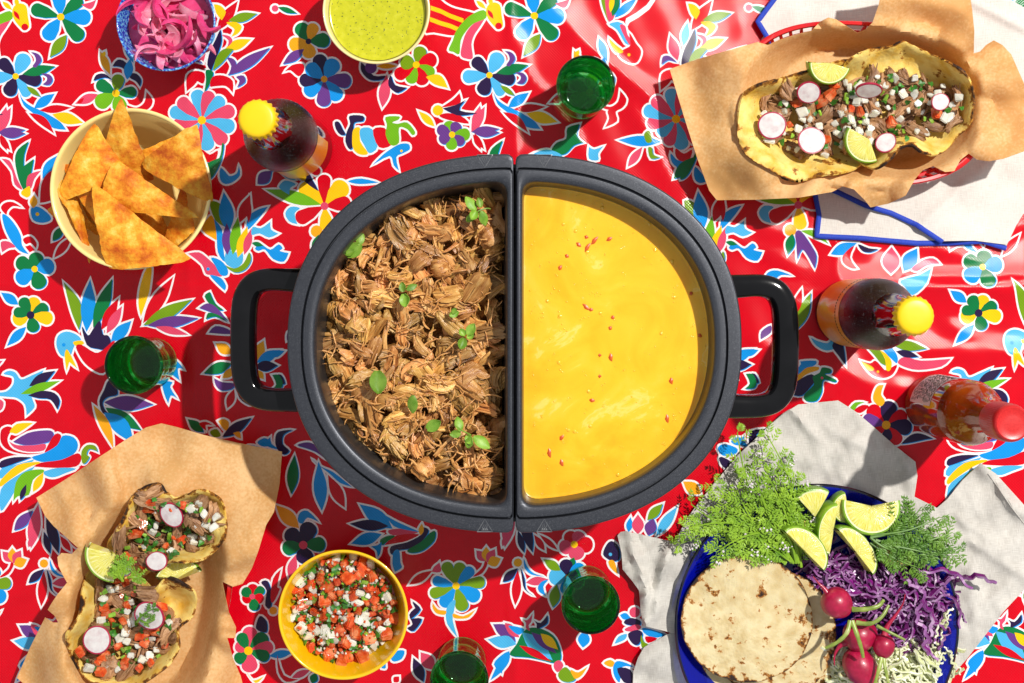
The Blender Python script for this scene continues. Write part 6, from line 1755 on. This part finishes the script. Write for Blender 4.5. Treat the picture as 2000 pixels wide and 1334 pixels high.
# ---------------------------------------------------------------- napkins
def fabric(name, c1, c2, sc=500, rough=0.85):
    m, nt, b = bsdf_mat(name); N = nt.nodes; Lk = nt.links
    tc = N.new('ShaderNodeTexCoord'); nz = N.new('ShaderNodeTexNoise'); nz.inputs['Scale'].default_value = 30; nz.inputs['Detail'].default_value = 8; Lk.new(tc.outputs['Object'], nz.inputs['Vector'])
    hs = []
    for s in ((40, sc, 1), (sc, 40, 1)):
        mp = N.new('ShaderNodeMapping'); mp.inputs['Scale'].default_value = s; Lk.new(tc.outputs['Object'], mp.inputs['Vector'])
        t = N.new('ShaderNodeTexNoise'); t.inputs['Scale'].default_value = 3.0; t.inputs['Detail'].default_value = 2; Lk.new(mp.outputs[0], t.inputs['Vector']); hs.append(t)
    ad = N.new('ShaderNodeMath'); ad.operation = 'ADD'; Lk.new(hs[0].outputs['Fac'], ad.inputs[0]); Lk.new(hs[1].outputs['Fac'], ad.inputs[1])
    a2 = N.new('ShaderNodeMath'); a2.operation = 'ADD'; Lk.new(ad.outputs[0], a2.inputs[0]); Lk.new(nz.outputs['Fac'], a2.inputs[1])
    dv = N.new('ShaderNodeMath'); dv.operation = 'MULTIPLY'; dv.inputs[1].default_value = 0.333; Lk.new(a2.outputs[0], dv.inputs[0])
    rp = N.new('ShaderNodeValToRGB'); cr = rp.color_ramp; cr.elements[0].position = 0.38; cr.elements[0].color = (*c1, 1); cr.elements[1].position = 0.60; cr.elements[1].color = (*c2, 1)
    Lk.new(dv.outputs[0], rp.inputs['Fac']); Lk.new(rp.outputs[0], b.inputs['Base Color']); b.inputs['Roughness'].default_value = rough; b.inputs['Specular IOR Level'].default_value = 0.2; b.inputs['Sheen Weight'].default_value = 0.1
    bp = N.new('ShaderNodeBump'); bp.inputs['Strength'].default_value = 0.5; bp.inputs['Distance'].default_value = 0.0006; Lk.new(ad.outputs[0], bp.inputs['Height']); Lk.new(bp.outputs[0], b.inputs['Normal'])
    return m
white_cotton = fabric('white_cotton', (0.58, 0.545, 0.50), (0.72, 0.69, 0.64))
grey_linen = fabric('natural_linen', (0.46, 0.43, 0.39), (0.66, 0.63, 0.58), 700)
blue_thread = mk('blue_edging', [(0.3, (0.006, 0.030, 0.36)), (0.7, (0.012, 0.06, 0.52))], scale=900, detail=3, rough=0.7, bump=0.5, bscale=1500, bdist=0.0005)
def ridge_fn(rid):
    def f(x, y):
        h = np.zeros(np.shape(x))
        for x0, y0, x1, y1, w, a in rid:
            dx, dy = x1 - x0, y1 - y0; L = math.hypot(dx, dy)
            t = ((x - x0) * dx + (y - y0) * dy) / (L * L); d = ((x - x0) * dy - (y - y0) * dx) / L
            over = np.maximum(0, np.maximum(-t, t - 1)) * L
            h = h + a * 0.001 * np.exp(-(d / w) ** 2) * np.exp(-(over / (w * 1.6)) ** 2)
        return h
    return f
def cloth_sheet(name, poly, zf, mat, root, step=7, thick=0.0012):
    V, F, _ = sheet(poly, step, zf); V, F = solidify([v - root.location for v in V], F, thick)
    return link(name, mesh(name, V, F), mat, root)
def edging(pts, zf, root, r=0.0020):
    q = resample(pts, 6, False); a = np.array(q); z = zf(a[:, 0], a[:, 1])
    path = [P(x, y, zz) - root.location for (x, y), zz in zip(q, z)]
    link('blue_edge', mesh('blue_edge', *tube(path, r, 8, True, 0.55)), blue_thread, root)
def white_napkin():
    root = empty('white_napkin', P(1760, 250, 0)); tag(root, 'white cotton napkin with blue stitched edge under the basket', 'napkin')
    n1 = rnoise(91, 8, 60, 200); rd = ridge_fn([(1760, 480, 1990, 270, 14, 2.6), (1720, 400, 1830, 300, 16, 1.8), (1840, 485, 1960, 380, 16, 2.0), (1900, 5, 2010, 60, 8, 3.2), (1790, 450, 1880, 360, 10, 1.4), (1560, 20, 1680, 50, 18, 1.2)])
    bas = lambda x, y: sstep(0.78, 0.92, sell(x, y, *RB))     # stays flat under the basket
    lo_f = lambda x, y: 0.0016 + 0.0005 * (n1(x, y) + 1.5) * bas(x, y)
    def up_f(x, y):
        lift = 0.0035 * np.exp(-(((x - 1845) / 60) ** 2 + ((y - 470) / 40) ** 2))
        return 0.0034 + (0.0007 * (n1(x, y) + 1.5) + rd(x, y) + lift) * bas(x, y)
    lower = [(1591, 330), (1592, 384), (1600, 420), (1595, 461), (1680, 464), (1790, 474), (1850, 474), (1920, 470), (1964, 484), (1985, 440), (2000, 400), (1800, 330)]
    cloth_sheet('lower_layer', lower, lo_f, white_cotton, root)
    upper = [(1480, 42), (1500, 15), (1530, -25), (1700, -60), (1955, -30), (1968, -4), (2010, 20), (2070, 40), (2075, 260), (2010, 400), (1985, 440), (1966, 478), (1905, 470), (1839, 471), (1790, 438), (1740, 415), (1690, 400), (1640, 376), (1615, 365), (1560, 250), (1515, 92), (1496, 70)]
    cloth_sheet('upper_layer', upper, up_f, white_cotton, root)
    edging([(1531, -26), (1500, 15), (1480, 42), (1497, 70), (1516, 93)], up_f, root, 0.0023)
    edging([(1614, 366), (1640, 377), (1690, 401), (1740, 416), (1790, 439), (1841, 473)], up_f, root, 0.0024)
    edging([(1592, 380), (1600, 420), (1595, 461), (1680, 465), (1790, 475), (1850, 475), (1920, 471), (1965, 485)], lo_f, root, 0.0024)
white_napkin()
LINEN_R = [(1545, 800, 1590, 850, 9, 4.0), (1640, 850, 1700, 880, 12, 3.0), (1690, 840, 1650, 930, 26, 3.0), (1230, 1050, 1262, 1160, 10, 6), (1262, 1160, 1262, 1215, 9, 6), (1300, 1085, 1278, 1200, 11, 6), (1320, 1060, 1290, 1120, 10, 4),
           (1255, 1290, 1300, 1250, 14, 4), (1270, 1330, 1310, 1262, 12, 3), (1900, 1060, 1990, 1120, 9, 3), (1870, 1010, 1960, 1080, 10, 2.5), (1915, 905, 1985, 1000, 10, 3.5), (1900, 1130, 1905, 1200, 14, 4), (1840, 1040, 1930, 1070, 10, 2.0), (1960, 960, 2040, 1050, 12, 3),
           (1760, 880, 1786, 970, 12, 2.5), (1560, 900, 1700, 960, 16, 1.6), (1420, 930, 1500, 860, 16, 2.0), (1350, 1040, 1420, 950, 12, 2.0), (1880, 1230, 1960, 1150, 14, 2.0)]
def linen_napkin():
    root = empty('linen_napkin', P(1600, 1100, 0)); tag(root, 'wrinkled natural linen napkin under the blue plate', 'napkin')
    n1 = rnoise(95, 10, 50, 190); n2 = rnoise(96, 10, 18, 50); rd = ridge_fn(LINEN_R)
    def zf(x, y):
        flat = sstep(0.74, 0.98, np.hypot(x - 1595, y - 1222) / 277)
        return 0.0016 + (0.0014 * (n1(x, y) + 1.4) + 0.00055 * n2(x, y) + 1.25 * rd(x, y)) * flat
    main = [(1504, 830), (1530, 808), (1559, 790), (1600, 786), (1637, 782), (1670, 803), (1700, 828), (1745, 868), (1788, 902), (1792, 930), (1786, 970), (1830, 992), (1850, 975), (1880, 938), (1915, 905), (1945, 925), (2000, 986), (2070, 1050), (2060, 1100), (2000, 1152), (1960, 1195), (1925, 1240), (1890, 1285), (1847, 1334), (1800, 1430),
            (1300, 1430), (1236, 1345), (1237, 1312), (1246, 1285), (1258, 1264), (1303, 1239), (1320, 1232), (1330, 1200), (1324, 1150), (1318, 1090), (1316, 1062), (1340, 1015), (1363, 984), (1400, 938), (1440, 890), (1470, 862)]
    cloth_sheet('main_sheet', main, zf, grey_linen, root)
    flap = [(1206, 1046), (1212, 1039), (1222, 1037), (1260, 1046), (1311, 1057), (1345, 1062), (1350, 1150), (1340, 1225), (1316, 1237), (1280, 1228), (1256, 1222), (1251, 1190), (1248, 1153), (1235, 1135), (1216, 1112), (1214, 1080)]
    cloth_sheet('gathered_edge', flap, lambda x, y: zf(x, y) + 0.0026 + 0.0012 * n2(x, y) * sstep(1300, 1240, x), grey_linen, root)
    edge = [(1930, 925), (1948, 950), (1975, 990), (2010, 1035)]
    q = resample(edge, 6, False); a = np.array(q); z = zf(a[:, 0], a[:, 1])
    link('seam', mesh('seam', *tube([P(x, y, zz + 0.0002) - root.location for (x, y), zz in zip(q, z)], 0.0005, 6)), dark_ink if False else grey_linen, root)
linen_napkin()

# ---------------------------------------------------------------- blue plate
def plate_mat():
    m, nt, b = bsdf_mat('cobalt_glass'); N = nt.nodes; Lk = nt.links
    b.inputs['Base Color'].default_value = (0.002, 0.006, 0.34, 1); b.inputs['Roughness'].default_value = 0.06; b.inputs['Coat Weight'].default_value = 0.3
    tc = N.new('ShaderNodeTexCoord'); nz = N.new('ShaderNodeTexNoise'); nz.inputs['Scale'].default_value = 40; Lk.new(tc.outputs['Object'], nz.inputs['Vector'])
    bp = N.new('ShaderNodeBump'); bp.inputs['Strength'].default_value = 0.05; bp.inputs['Distance'].default_value = 0.002; Lk.new(nz.outputs['Fac'], bp.inputs['Height']); Lk.new(bp.outputs[0], b.inputs['Normal'])
    tp = N.new('ShaderNodeBsdfTransparent'); tp.inputs['Color'].default_value = (0.22, 0.30, 1.0, 1)
    mx = N.new('ShaderNodeMixShader'); mx.inputs[0].default_value = 0.42; Lk.new(b.outputs[0], mx.inputs[1]); Lk.new(tp.outputs[0], mx.inputs[2])
    out = [x for x in N if x.type == 'OUTPUT_MATERIAL'][0]; Lk.new(mx.outputs[0], out.inputs[0]); return m
ZP = 0.019
pc = P(1595, 1222, ZP); PR = RS(277, ZP)
plate = empty('dinner_plate', (pc.x, pc.y, 0)); tag(plate, 'cobalt blue glass plate with dark rim on the linen napkin', 'plate')
V, F = lathe(smooth_profile([(PR * .55, 0.0042), (PR * .72, 0.0044), (PR * .80, 0.0075), (PR * .92, 0.0150), (PR * .988, 0.0186), (PR * .990, 0.0208), (PR * .92, 0.0175), (PR * .80, 0.0105), (PR * .70, 0.0072), (PR * .3, 0.0068), (PR * .002, 0.0068)], 4), 128, True, True)
link('dish', recalc(mesh('dish', V, F)), plate_mat(), plate)
dark_rim = mk('dark_blue_rim', [(0.3, (0.003, 0.003, 0.012)), (0.7, (0.006, 0.006, 0.022))], scale=30, rough=0.08, coat=0.5)
V, F = lathe([(PR * .985, 0.0180), (PR * 1.0, 0.0188), (PR * 1.003, 0.0203), (PR * .996, 0.0214), (PR * .985, 0.0212), (PR * .985, 0.0180)], 128)
link('rim_band', recalc(mesh('rim_band', V, F)), dark_rim, plate)

# corn tortillas
def flat_tortilla(px, py, r, z, seed, label, curl=0.002):
    root_p = P(px, py, z)
    n1 = rnoise(seed, 6, 90, 260); n2 = rnoise(seed + 1, 10, 24, 60)
    rr = random.Random(seed)
    ph = [rr.uniform(0, 6.28) for _ in range(4)]
    poly = []
    for i in range(90):
        a = 2 * math.pi * i / 90; q = r * (1 + 0.012 * math.sin(2 * a + ph[0]) + 0.010 * math.sin(3 * a + ph[1]) + 0.004 * math.sin(9 * a + ph[2]) + 0.003 * math.sin(17 * a + ph[3]))
        poly.append((px + q * math.cos(a), py + q * math.sin(a)))
    def zf(x, y):
        e = np.hypot(x - px, y - py) / r
        return z + 0.0009 * n1(x, y) + 0.00025 * n2(x, y) + curl * sstep(0.7, 1.0, e) * np.sin(np.arctan2(y - py, x - px) * 2 + seed)
    V, F, arr = sheet(poly, 6, zf); V2, F2 = solidify([v - root_p for v in V], F, 0.0022)
    me = mesh('corn_tortilla', V2, F2); add_edge(me, arr, poly, 3.5, len(V2))
    o = link('corn_tortilla', me, TORT_F, loc=root_p); tag(o, label, 'tortilla', 'corn tortillas stacked on the plate'); return o
flat_tortilla(1500, 1290, 128, 0.0125, 3, 'lowest corn tortilla sticking out at the bottom of the stack', 0.0006)
flat_tortilla(1512, 1240, 124, 0.0165, 5, 'second corn tortilla, showing right of the top one', 0.0008)
flat_tortilla(1459, 1208, 127, 0.0270, 8, 'top corn tortilla with charred spots on the blue plate', 0.0012)

# limes on the plate
gp = 'lime pieces on the blue plate'
lime(1592, 1010, 0.030, 55, 62, 132, 0, 1.0, (6, 0), 0.014, 'quarter lime piece at the top left of the blue plate', gp)
lime(1628, 1035, 0.034, 50, 0, 180, 82, 0.62, (12, -6), 0.018, 'long yellow lime wedge standing upright in the middle of the limes', gp)
lime(1655, 992, 0.030, 30, 100, 290, 0, 1.0, (4, 8), 0.012, 'small lime wedge between the upright wedge and the half wheel', gp)
lime(1702, 988, 0.038, 55, 168, 372, 0, 1.0, (-10, -4), 0.013, 'half lime wheel with bright segments, largest on the plate', gp)
lime(1572, 1076, 0.046, 56, 0, 180, -45, 0.66, (-8, 6), 0.016, 'bright half moon lime wedge above the corn tortillas', gp)
lime(1672, 1078, 0.040, 57, 0, 180, -52, 0.58, (-10, 4), 0.016, 'half moon lime wedge lying on the purple cabbage', gp)
lime(1752, 1068, 0.028, 42, 185, 345, -18, 0.9, (-16, -4), 0.016, 'lime wedge under the herbs at the right', gp)
lime(1557, 1024, 0.022, 30, 150, 330, 20, 0.8, (30, 0), 0.014, 'dark lime wedge half covered by the cilantro bunch', gp)

# cabbage
pur_a = mk('purple_cabbage_skin', [(0.3, (0.07, 0.004, 0.07)), (0.6, (0.18, 0.012, 0.16)), (0.75, (0.34, 0.05, 0.30))], scale=90, rough=0.25, rnd=0.3, spec=0.5)
pur_b = mk('purple_cabbage_cut', [(0.3, (0.15, 0.02, 0.15)), (0.5, (0.28, 0.10, 0.29)), (0.75, (0.60, 0.45, 0.60))], scale=90, rough=0.3, rnd=0.25, sss=0.2, sss_r=(0.002, 0.001, 0.002))
gre_a = mk('green_cabbage_skin', [(0.3, (0.56, 0.62, 0.26)), (0.7, (0.74, 0.76, 0.48))], scale=70, rough=0.25, rnd=0.12, sss=0.25, sss_r=(0.003, 0.003, 0.001))
gre_b = mk('green_cabbage_cut', [(0.3, (0.66, 0.68, 0.42)), (0.7, (0.80, 0.80, 0.62))], scale=70, rough=0.3, rnd=0.1, sss=0.3, sss_r=(0.003, 0.003, 0.001))
def shred_mesh(name, seed, ma, mb_, wav):
    """a cut cabbage strip: a crinkled ribbon standing on edge, pale on the cut face"""
    r = random.Random(seed); n = 20; L = r.uniform(0.024, 0.050); w = r.uniform(0.0012, 0.0026); t = r.uniform(0.0004, 0.0007)
    amp = r.uniform(0.0006, 0.0024) * wav; fr = r.uniform(0.8, 2.6); c = r.uniform(-14, 14); ph = r.uniform(0, 6.28)
    V = []; F = []; M = []
    pts = []
    for i in range(n):
        u = i / (n - 1); x = (u - .5) * L; pts.append(Vector((x, amp * math.sin(fr * 6.28 * u + ph) + amp * .6 * math.sin(fr * 2.7 * 6.28 * u) + c * x * x, 0.0012 * math.sin(u * 5 + ph))))
    for i, p in enumerate(pts):
        d = (pts[min(i + 1, n - 1)] - pts[max(i - 1, 0)]).normalized(); s = d.cross(Vector((0, 0, 1))).normalized()
        tw = 0.5 * math.sin(i * 0.4 + ph); up = (Vector((0, 0, 1)) * math.cos(tw) + s * math.sin(tw)); sd = (s * math.cos(tw) - Vector((0, 0, 1)) * math.sin(tw))
        for a, b in ((-1, -1), (-1, 1), (1, 1), (1, -1)): V.append(p + sd * (a * t * 1.6) + up * (b * w * .8))
    for i in range(n - 1):
        for k in range(4):
            k2 = (k + 1) % 4; F.append((i * 4 + k, i * 4 + k2, (i + 1) * 4 + k2, (i + 1) * 4 + k)); M.append(1 if k in (1, 3) else 0)
    F.append((0, 1, 2, 3)); M.append(1); F.append(tuple(reversed(range((n - 1) * 4, n * 4)))); M.append(1)
    me = mesh(name, V, F, False); me.materials.append(ma); me.materials.append(mb_); me.polygons.foreach_set('material_index', M); return recalc(me)
def cabbage(poly, n, name, label, ma, mb_, seed, z0, z1, strays, wav):
    cx = sum(p[0] for p in poly) / len(poly); cy = sum(p[1] for p in poly) / len(poly)
    root = empty(name, P(cx, cy, z0)); tag(root, label, 'cabbage'); r = random.Random(seed)
    vs = [shred_mesh('cabbage_shred', seed * 31 + k, ma, mb_, wav) for k in range(16)]
    # tangled filling below
    V, F, _ = sheet(poly, 8, lambda x, y: z0 + (z1 - z0) * 0.45 * sstep(0, 45, poly_dist(x, y, poly)), smooth_outline=True)
    o = link('under_layer', mesh('under_layer', [v - root.location for v in V], F), ma, root); o['kind'] = 'stuff'
    ins = [(cx + (x - cx) * .93, cy + (y - cy) * .93) for x, y in poly]
    for i, (x, y) in enumerate(scatter(ins, n, 6.0, r, None, 60000)):
        e = min(1, float(poly_dist(np.array([x]), np.array([y]), poly)[0]) / 55)
        z = z0 + (z1 - z0) * e * r.uniform(0.35, 1.0) + 0.002
        link('cabbage_shred', vs[r.randrange(16)], None, root, loc=P(x, y, z) - root.location, rot=(r.uniform(-.5, .5), r.uniform(-.35, .35), r.gauss(math.radians(-20), 0.9)), scl=r.uniform(0.7, 1.15))
    for x, y, rz, s, z in strays:
        link('cabbage_shred', vs[int(x) % 16], None, root, loc=P(x, y, z) - root.location, rot=(0.3, 0.1, math.radians(rz)), scl=s)
PUR = [(1556, 1090), (1600, 1078), (1650, 1090), (1690, 1102), (1760, 1105), (1830, 1108), (1866, 1128), (1862, 1160), (1850, 1195), (1858, 1235), (1848, 1252), (1800, 1260), (1760, 1262), (1715, 1240), (1690, 1200), (1640, 1160), (1590, 1130), (1565, 1112)]
cabbage(PUR, 270, 'purple_cabbage', 'heap of shredded purple cabbage on the right of the blue plate', pur_a, pur_b, 3, 0.009, 0.032, [(1890, 1126, 2, 1.2, .030), (1866, 1180, -60, 0.9, .027), (1850, 1118, -15, 1.1, .03), (1800, 1225, -75, 1.3, .036), (1810, 1180, -65, 1.3, .037), (1875, 1190, -70, .8, .024)], 1.0)
GRE = [(1625, 1275), (1660, 1262), (1720, 1250), (1780, 1252), (1850, 1246), (1866, 1290), (1850, 1350), (1800, 1420), (1700, 1450), (1650, 1400), (1622, 1330)]
cabbage(GRE, 210, 'green_cabbage', 'heap of shredded pale green cabbage at the bottom of the blue plate', gre_a, gre_b, 5, 0.009, 0.026, [(1845, 1225, 70, .9, .024), (1862, 1290, -60, .8, .022), (1840, 1215, 60, .8, .026)], 0.9)

# whole radishes
stem_mat = mk('radish_stem', [(0.3, (0.13, 0.20, 0.02)), (0.6, (0.28, 0.36, 0.07)), (0.75, (0.46, 0.48, 0.20))], scale=90, rough=0.35, rnd=0.15, sss=0.1)
root_mat = mk('radish_root_tip', [(0.3, (0.60, 0.10, 0.15)), (0.7, (0.74, 0.42, 0.32))], scale=120, rough=0.4)
def radish(px, py, z, r_px, axis_deg, elong, root_pts, stems, label):
    R = RS(r_px, z); base = P(px, py, z); root = empty('radish', base); tag(root, label, 'radish', 'whole red radishes on the plate')
    prof = []
    for i in range(17):
        u = i / 16 * math.pi; rr = math.sin(u) * (1 + 0.10 * math.cos(u)); xx = -math.cos(u) * elong
        if i <= 2: rr = max(rr, 0.14)
        prof.append((max(rr, 0.02) * R, xx * R))
    V, F = lathe(prof, 32, True, True)
    a = math.radians(axis_deg); q = Vector((math.cos(a), math.sin(a), 0.12)).to_track_quat('Z', 'Y')
    link('bulb', recalc(mesh('bulb', [q @ Vector(v) for v in V], F)), rad_skin, root)
    if root_pts:
        pts = [P(x, y, z + 0.001) - base for x, y in root_pts]; pts = spline(pts, False, 5); m = len(pts)
        link('root_tip', mesh('root_tip', *tube(pts, [0.0030 * (1 - i / m) ** 1.6 + 0.0004 for i in range(m)], 8)), rad_skin if len(root_pts) > 3 else root_mat, root)
    for st in stems:
        w = st[0]; pts = spline([P(x, y, z + 0.006 + 0.004 * math.sin(i)) - base for i, (x, y) in enumerate(st[1:])], False, 5); m = len(pts)
        link('stem', mesh('stem', *tube(pts, [RS(w, z) * (0.95 - 0.35 * i / m) * (1 + 0.08 * math.sin(i * 1.7)) for i in range(m)], 8, True, 0.6)), stem_mat, root)
radish(1680, 1240, 0.036, 32, 20, 1.05, [(1655, 1255), (1640, 1262), (1630, 1280), (1630, 1300)], [], 'radish half hidden below the first one')
radish(1682, 1305, 0.034, 32, -60, 1.35, [], [(3.5, (1690, 1330), (1712, 1334), (1720, 1350)), (3.0, (1668, 1292), (1690, 1306))], 'lowest radish, cut by the bottom edge of the photo')
radish(1726, 1262, 0.044, 21.5, -90, 1.12, [(1728, 1242), (1732, 1225), (1748, 1203), (1763, 1180), (1768, 1160)], [(4.5, (1722, 1284), (1716, 1310), (1706, 1345)), (4, (1726, 1286), (1730, 1312), (1738, 1345))], 'smallest radish with its thin root pointing up')
radish(1635, 1178, 0.050, 30, -38, 1.05, [(1616, 1160), (1610, 1150), (1600, 1140), (1588, 1126)], [(5.5, (1664, 1190), (1690, 1190), (1715, 1184), (1726, 1172)), (5, (1661, 1212), (1654, 1236), (1636, 1254), (1612, 1266)), (5, (1664, 1212), (1674, 1240), (1682, 1265), (1686, 1284)), (5, (1672, 1216), (1700, 1218), (1722, 1205), (1736, 1182)), (3.5, (1712, 1222), (1740, 1236), (1768, 1250))], 'largest radish, topmost beside the corn tortillas')

# cilantro and dill
fern_mat = mk('feathery_herb', [(0.3, (0.12, 0.27, 0.010)), (0.7, (0.34, 0.54, 0.035))], scale=60, rough=0.5, sss=0.0)
fern_dk = mk('feathery_herb_dark', [(0.3, (0.05, 0.15, 0.010)), (0.7, (0.18, 0.34, 0.03))], scale=60, rough=0.5)
flower_mat = mk('cilantro_flower', [(0.3, (0.62, 0.52, 0.56)), (0.7, (0.80, 0.76, 0.78))], scale=200, rough=0.6)
def frond(mbs, mbl, mbf, p0, p1, z0, z1, r, bend, dens, flowers, sc=1.0):
    a, b = P(*p0, z0), P(*p1, z1); d = b - a; L = d.length; sd = Vector((-d.y, d.x, 0)).normalized()
    n = 14; path = [a + d * (i / n) + sd * (bend * L * math.sin(math.pi * i / n)) + Vector((0, 0, 0.004 * math.sin(math.pi * i / n))) for i in range(n + 1)]
    mbs.add(tube(path, [0.0011 * (1 - 0.7 * i / n) + 0.0002 for i in range(n + 1)], 5))
    for i in range(4, n + 1):
        for s in (-1, 1):
            if r.random() > dens: continue
            t = (path[min(i + 1, n)] - path[i - 1]).normalized(); sid = Vector((-t.y, t.x, 0)) * s
            tl = sc * r.uniform(0.007, 0.015) * (0.6 + 0.6 * math.sin(math.pi * (i - 2) / n))
            dr = (t * r.uniform(0.5, 1.0) + sid * r.uniform(0.6, 1.1) + Vector((0, 0, r.uniform(-0.2, 0.5)))).normalized()
            tw = [path[i] + dr * (tl * q / 4) + Vector((0, 0, -0.0012 * (q / 4) ** 2)) for q in range(5)]
            mbs.add(tube(tw, 0.00028, 3, False))
            for q in range(1, 5):
                for s2 in (-1, 0, 1):
                    if s2 == 0 and q < 4: continue
                    side = Vector((-dr.y, dr.x, r.uniform(-.3, .3))) * s2
                    ld_ = (dr * 0.8 + side * 0.8).normalized(); ll = sc * r.uniform(0.0036, 0.0074) * (1.15 - 0.12 * q); w = r.uniform(0.0006, 0.0012) * sc ** 0.5
                    c = tw[q]; nn = Vector((-ld_.y, ld_.x, 0.15)) * w
                    base = [c, c + ld_ * ll * .5 + nn, c + ld_ * ll, c + ld_ * ll * .5 - nn, c + ld_ * ll * .5 + Vector((0, 0, 0.0004))]
                    mbl.add((base, [(0, 3, 4), (3, 2, 4), (2, 1, 4), (1, 0, 4), (0, 1, 2, 3)]))
            if flowers and r.random() < flowers:
                for _ in range(r.randint(5, 10)):
                    c = tw[4] + Vector((r.gauss(0, .0026), r.gauss(0, .0026), r.gauss(0.002, .001))); s_ = r.uniform(0.0005, 0.0011)
                    Vd, Fd = lathe([(s_, 0), (s_ * 1.1, s_ * .5), (s_ * .2, s_ * .9)], 5, True, True)
                    mbf.add(([c + Vector(v) for v in Vd], Fd))
def herb(name, label, fr, seed, mat, flowers, dens=0.9, sc=1.0):
    bx, by = fr[0][0]; root = empty(name, P(bx, by, 0.02)); tag(root, label, 'herbs')
    r = random.Random(seed); s, l, f = MB(), MB(), MB()
    for p0, p1, z0, z1, bend in fr: frond(s, l, f, p0, p1, z0, z1, r, bend, dens, flowers, sc)
    for mb, nm, mt in ((s, 'stems', mat), (l, 'leaflets', mat), (f, 'blossoms', flower_mat)):
        if mb.v:
            mb.v = [Vector(v) - root.location for v in mb.v]
            o = link(nm, mb.me(nm, (), False), mt, root)
            if nm != 'stems': o['kind'] = 'stuff'
rr = random.Random(44)
FR = []
for p0, p1 in [((1545, 1095), (1440, 845)), ((1540, 1080), (1498, 850)), ((1540, 1070), (1535, 905)), ((1530, 1060), (1470, 905)), ((1530, 1070), (1400, 950)), ((1525, 1060), (1350, 985)), ((1520, 1050), (1328, 1062)), ((1500, 1040), (1348, 1030)), ((1520, 1040), (1400, 1078)),
               ((1540, 1080), (1450, 1060)), ((1550, 1090), (1420, 1000)), ((1550, 1080), (1552, 935)), ((1560, 1095), (1572, 1005)), ((1560, 1090), (1520, 975)), ((1550, 1100), (1480, 975)), ((1545, 1100), (1455, 925)), ((1560, 1100), (1500, 930)), ((1555, 1100), (1500, 1010)), ((1560, 1105), (1545, 1020)),
               ((1550, 1100), (1470, 1040)), ((1540, 1090), (1390, 975)), ((1550, 1095), (1520, 930)), ((1565, 1108), (1555, 1060)), ((1560, 1100), (1475, 1075)), ((1548, 1096), (1440, 960)), ((1552, 1100), (1534, 985))]:
    FR.append((p0, p1, rr.uniform(0.022, 0.034), rr.uniform(0.018, 0.042), rr.uniform(-0.12, 0.12)))
herb('cilantro_bunch', 'feathery bunch of flowering cilantro left of the limes', FR, 7, fern_mat, 0.06, 0.56)
FR2 = []
for p0, p1 in [((1700, 1050), (1870, 1080)), ((1705, 1055), (1860, 1040)), ((1700, 1045), (1835, 1010)), ((1700, 1050), (1800, 990)), ((1705, 1060), (1830, 1085)), ((1700, 1060), (1800, 1110)), ((1700, 1045), (1770, 1000)), ((1710, 1055), (1850, 1062)), ((1700, 1050), (1760, 1075)), ((1700, 1050), (1800, 1050))]:
    FR2.append((p0, p1, rr.uniform(0.034, 0.042), rr.uniform(0.028, 0.044), rr.uniform(-0.12, 0.12)))
herb('dill_bunch', 'dark green dill bunch right of the limes', FR2, 9, fern_dk, 0.0, 0.66)
herb('dill_sprig', 'small dill tuft on the left of the lower left tacos', [((240, 1135), (232, 1092), .064, .068, .05), ((238, 1130), (250, 1095), .064, .066, -.05), ((236, 1130), (222, 1112), .064, .066, .0), ((250, 1128), (276, 1128), .064, .064, .1)], 11, fern_mat, 0.0, 0.55, 0.5)
herb('dill_sprig', 'thin dill sprig lying on the large radish slice', [((268, 1215), (300, 1188), .0605, .0615, .1), ((275, 1212), (303, 1210), .0605, .061, -.1)], 12, fern_dk, 0.0, 0.45, 0.45)
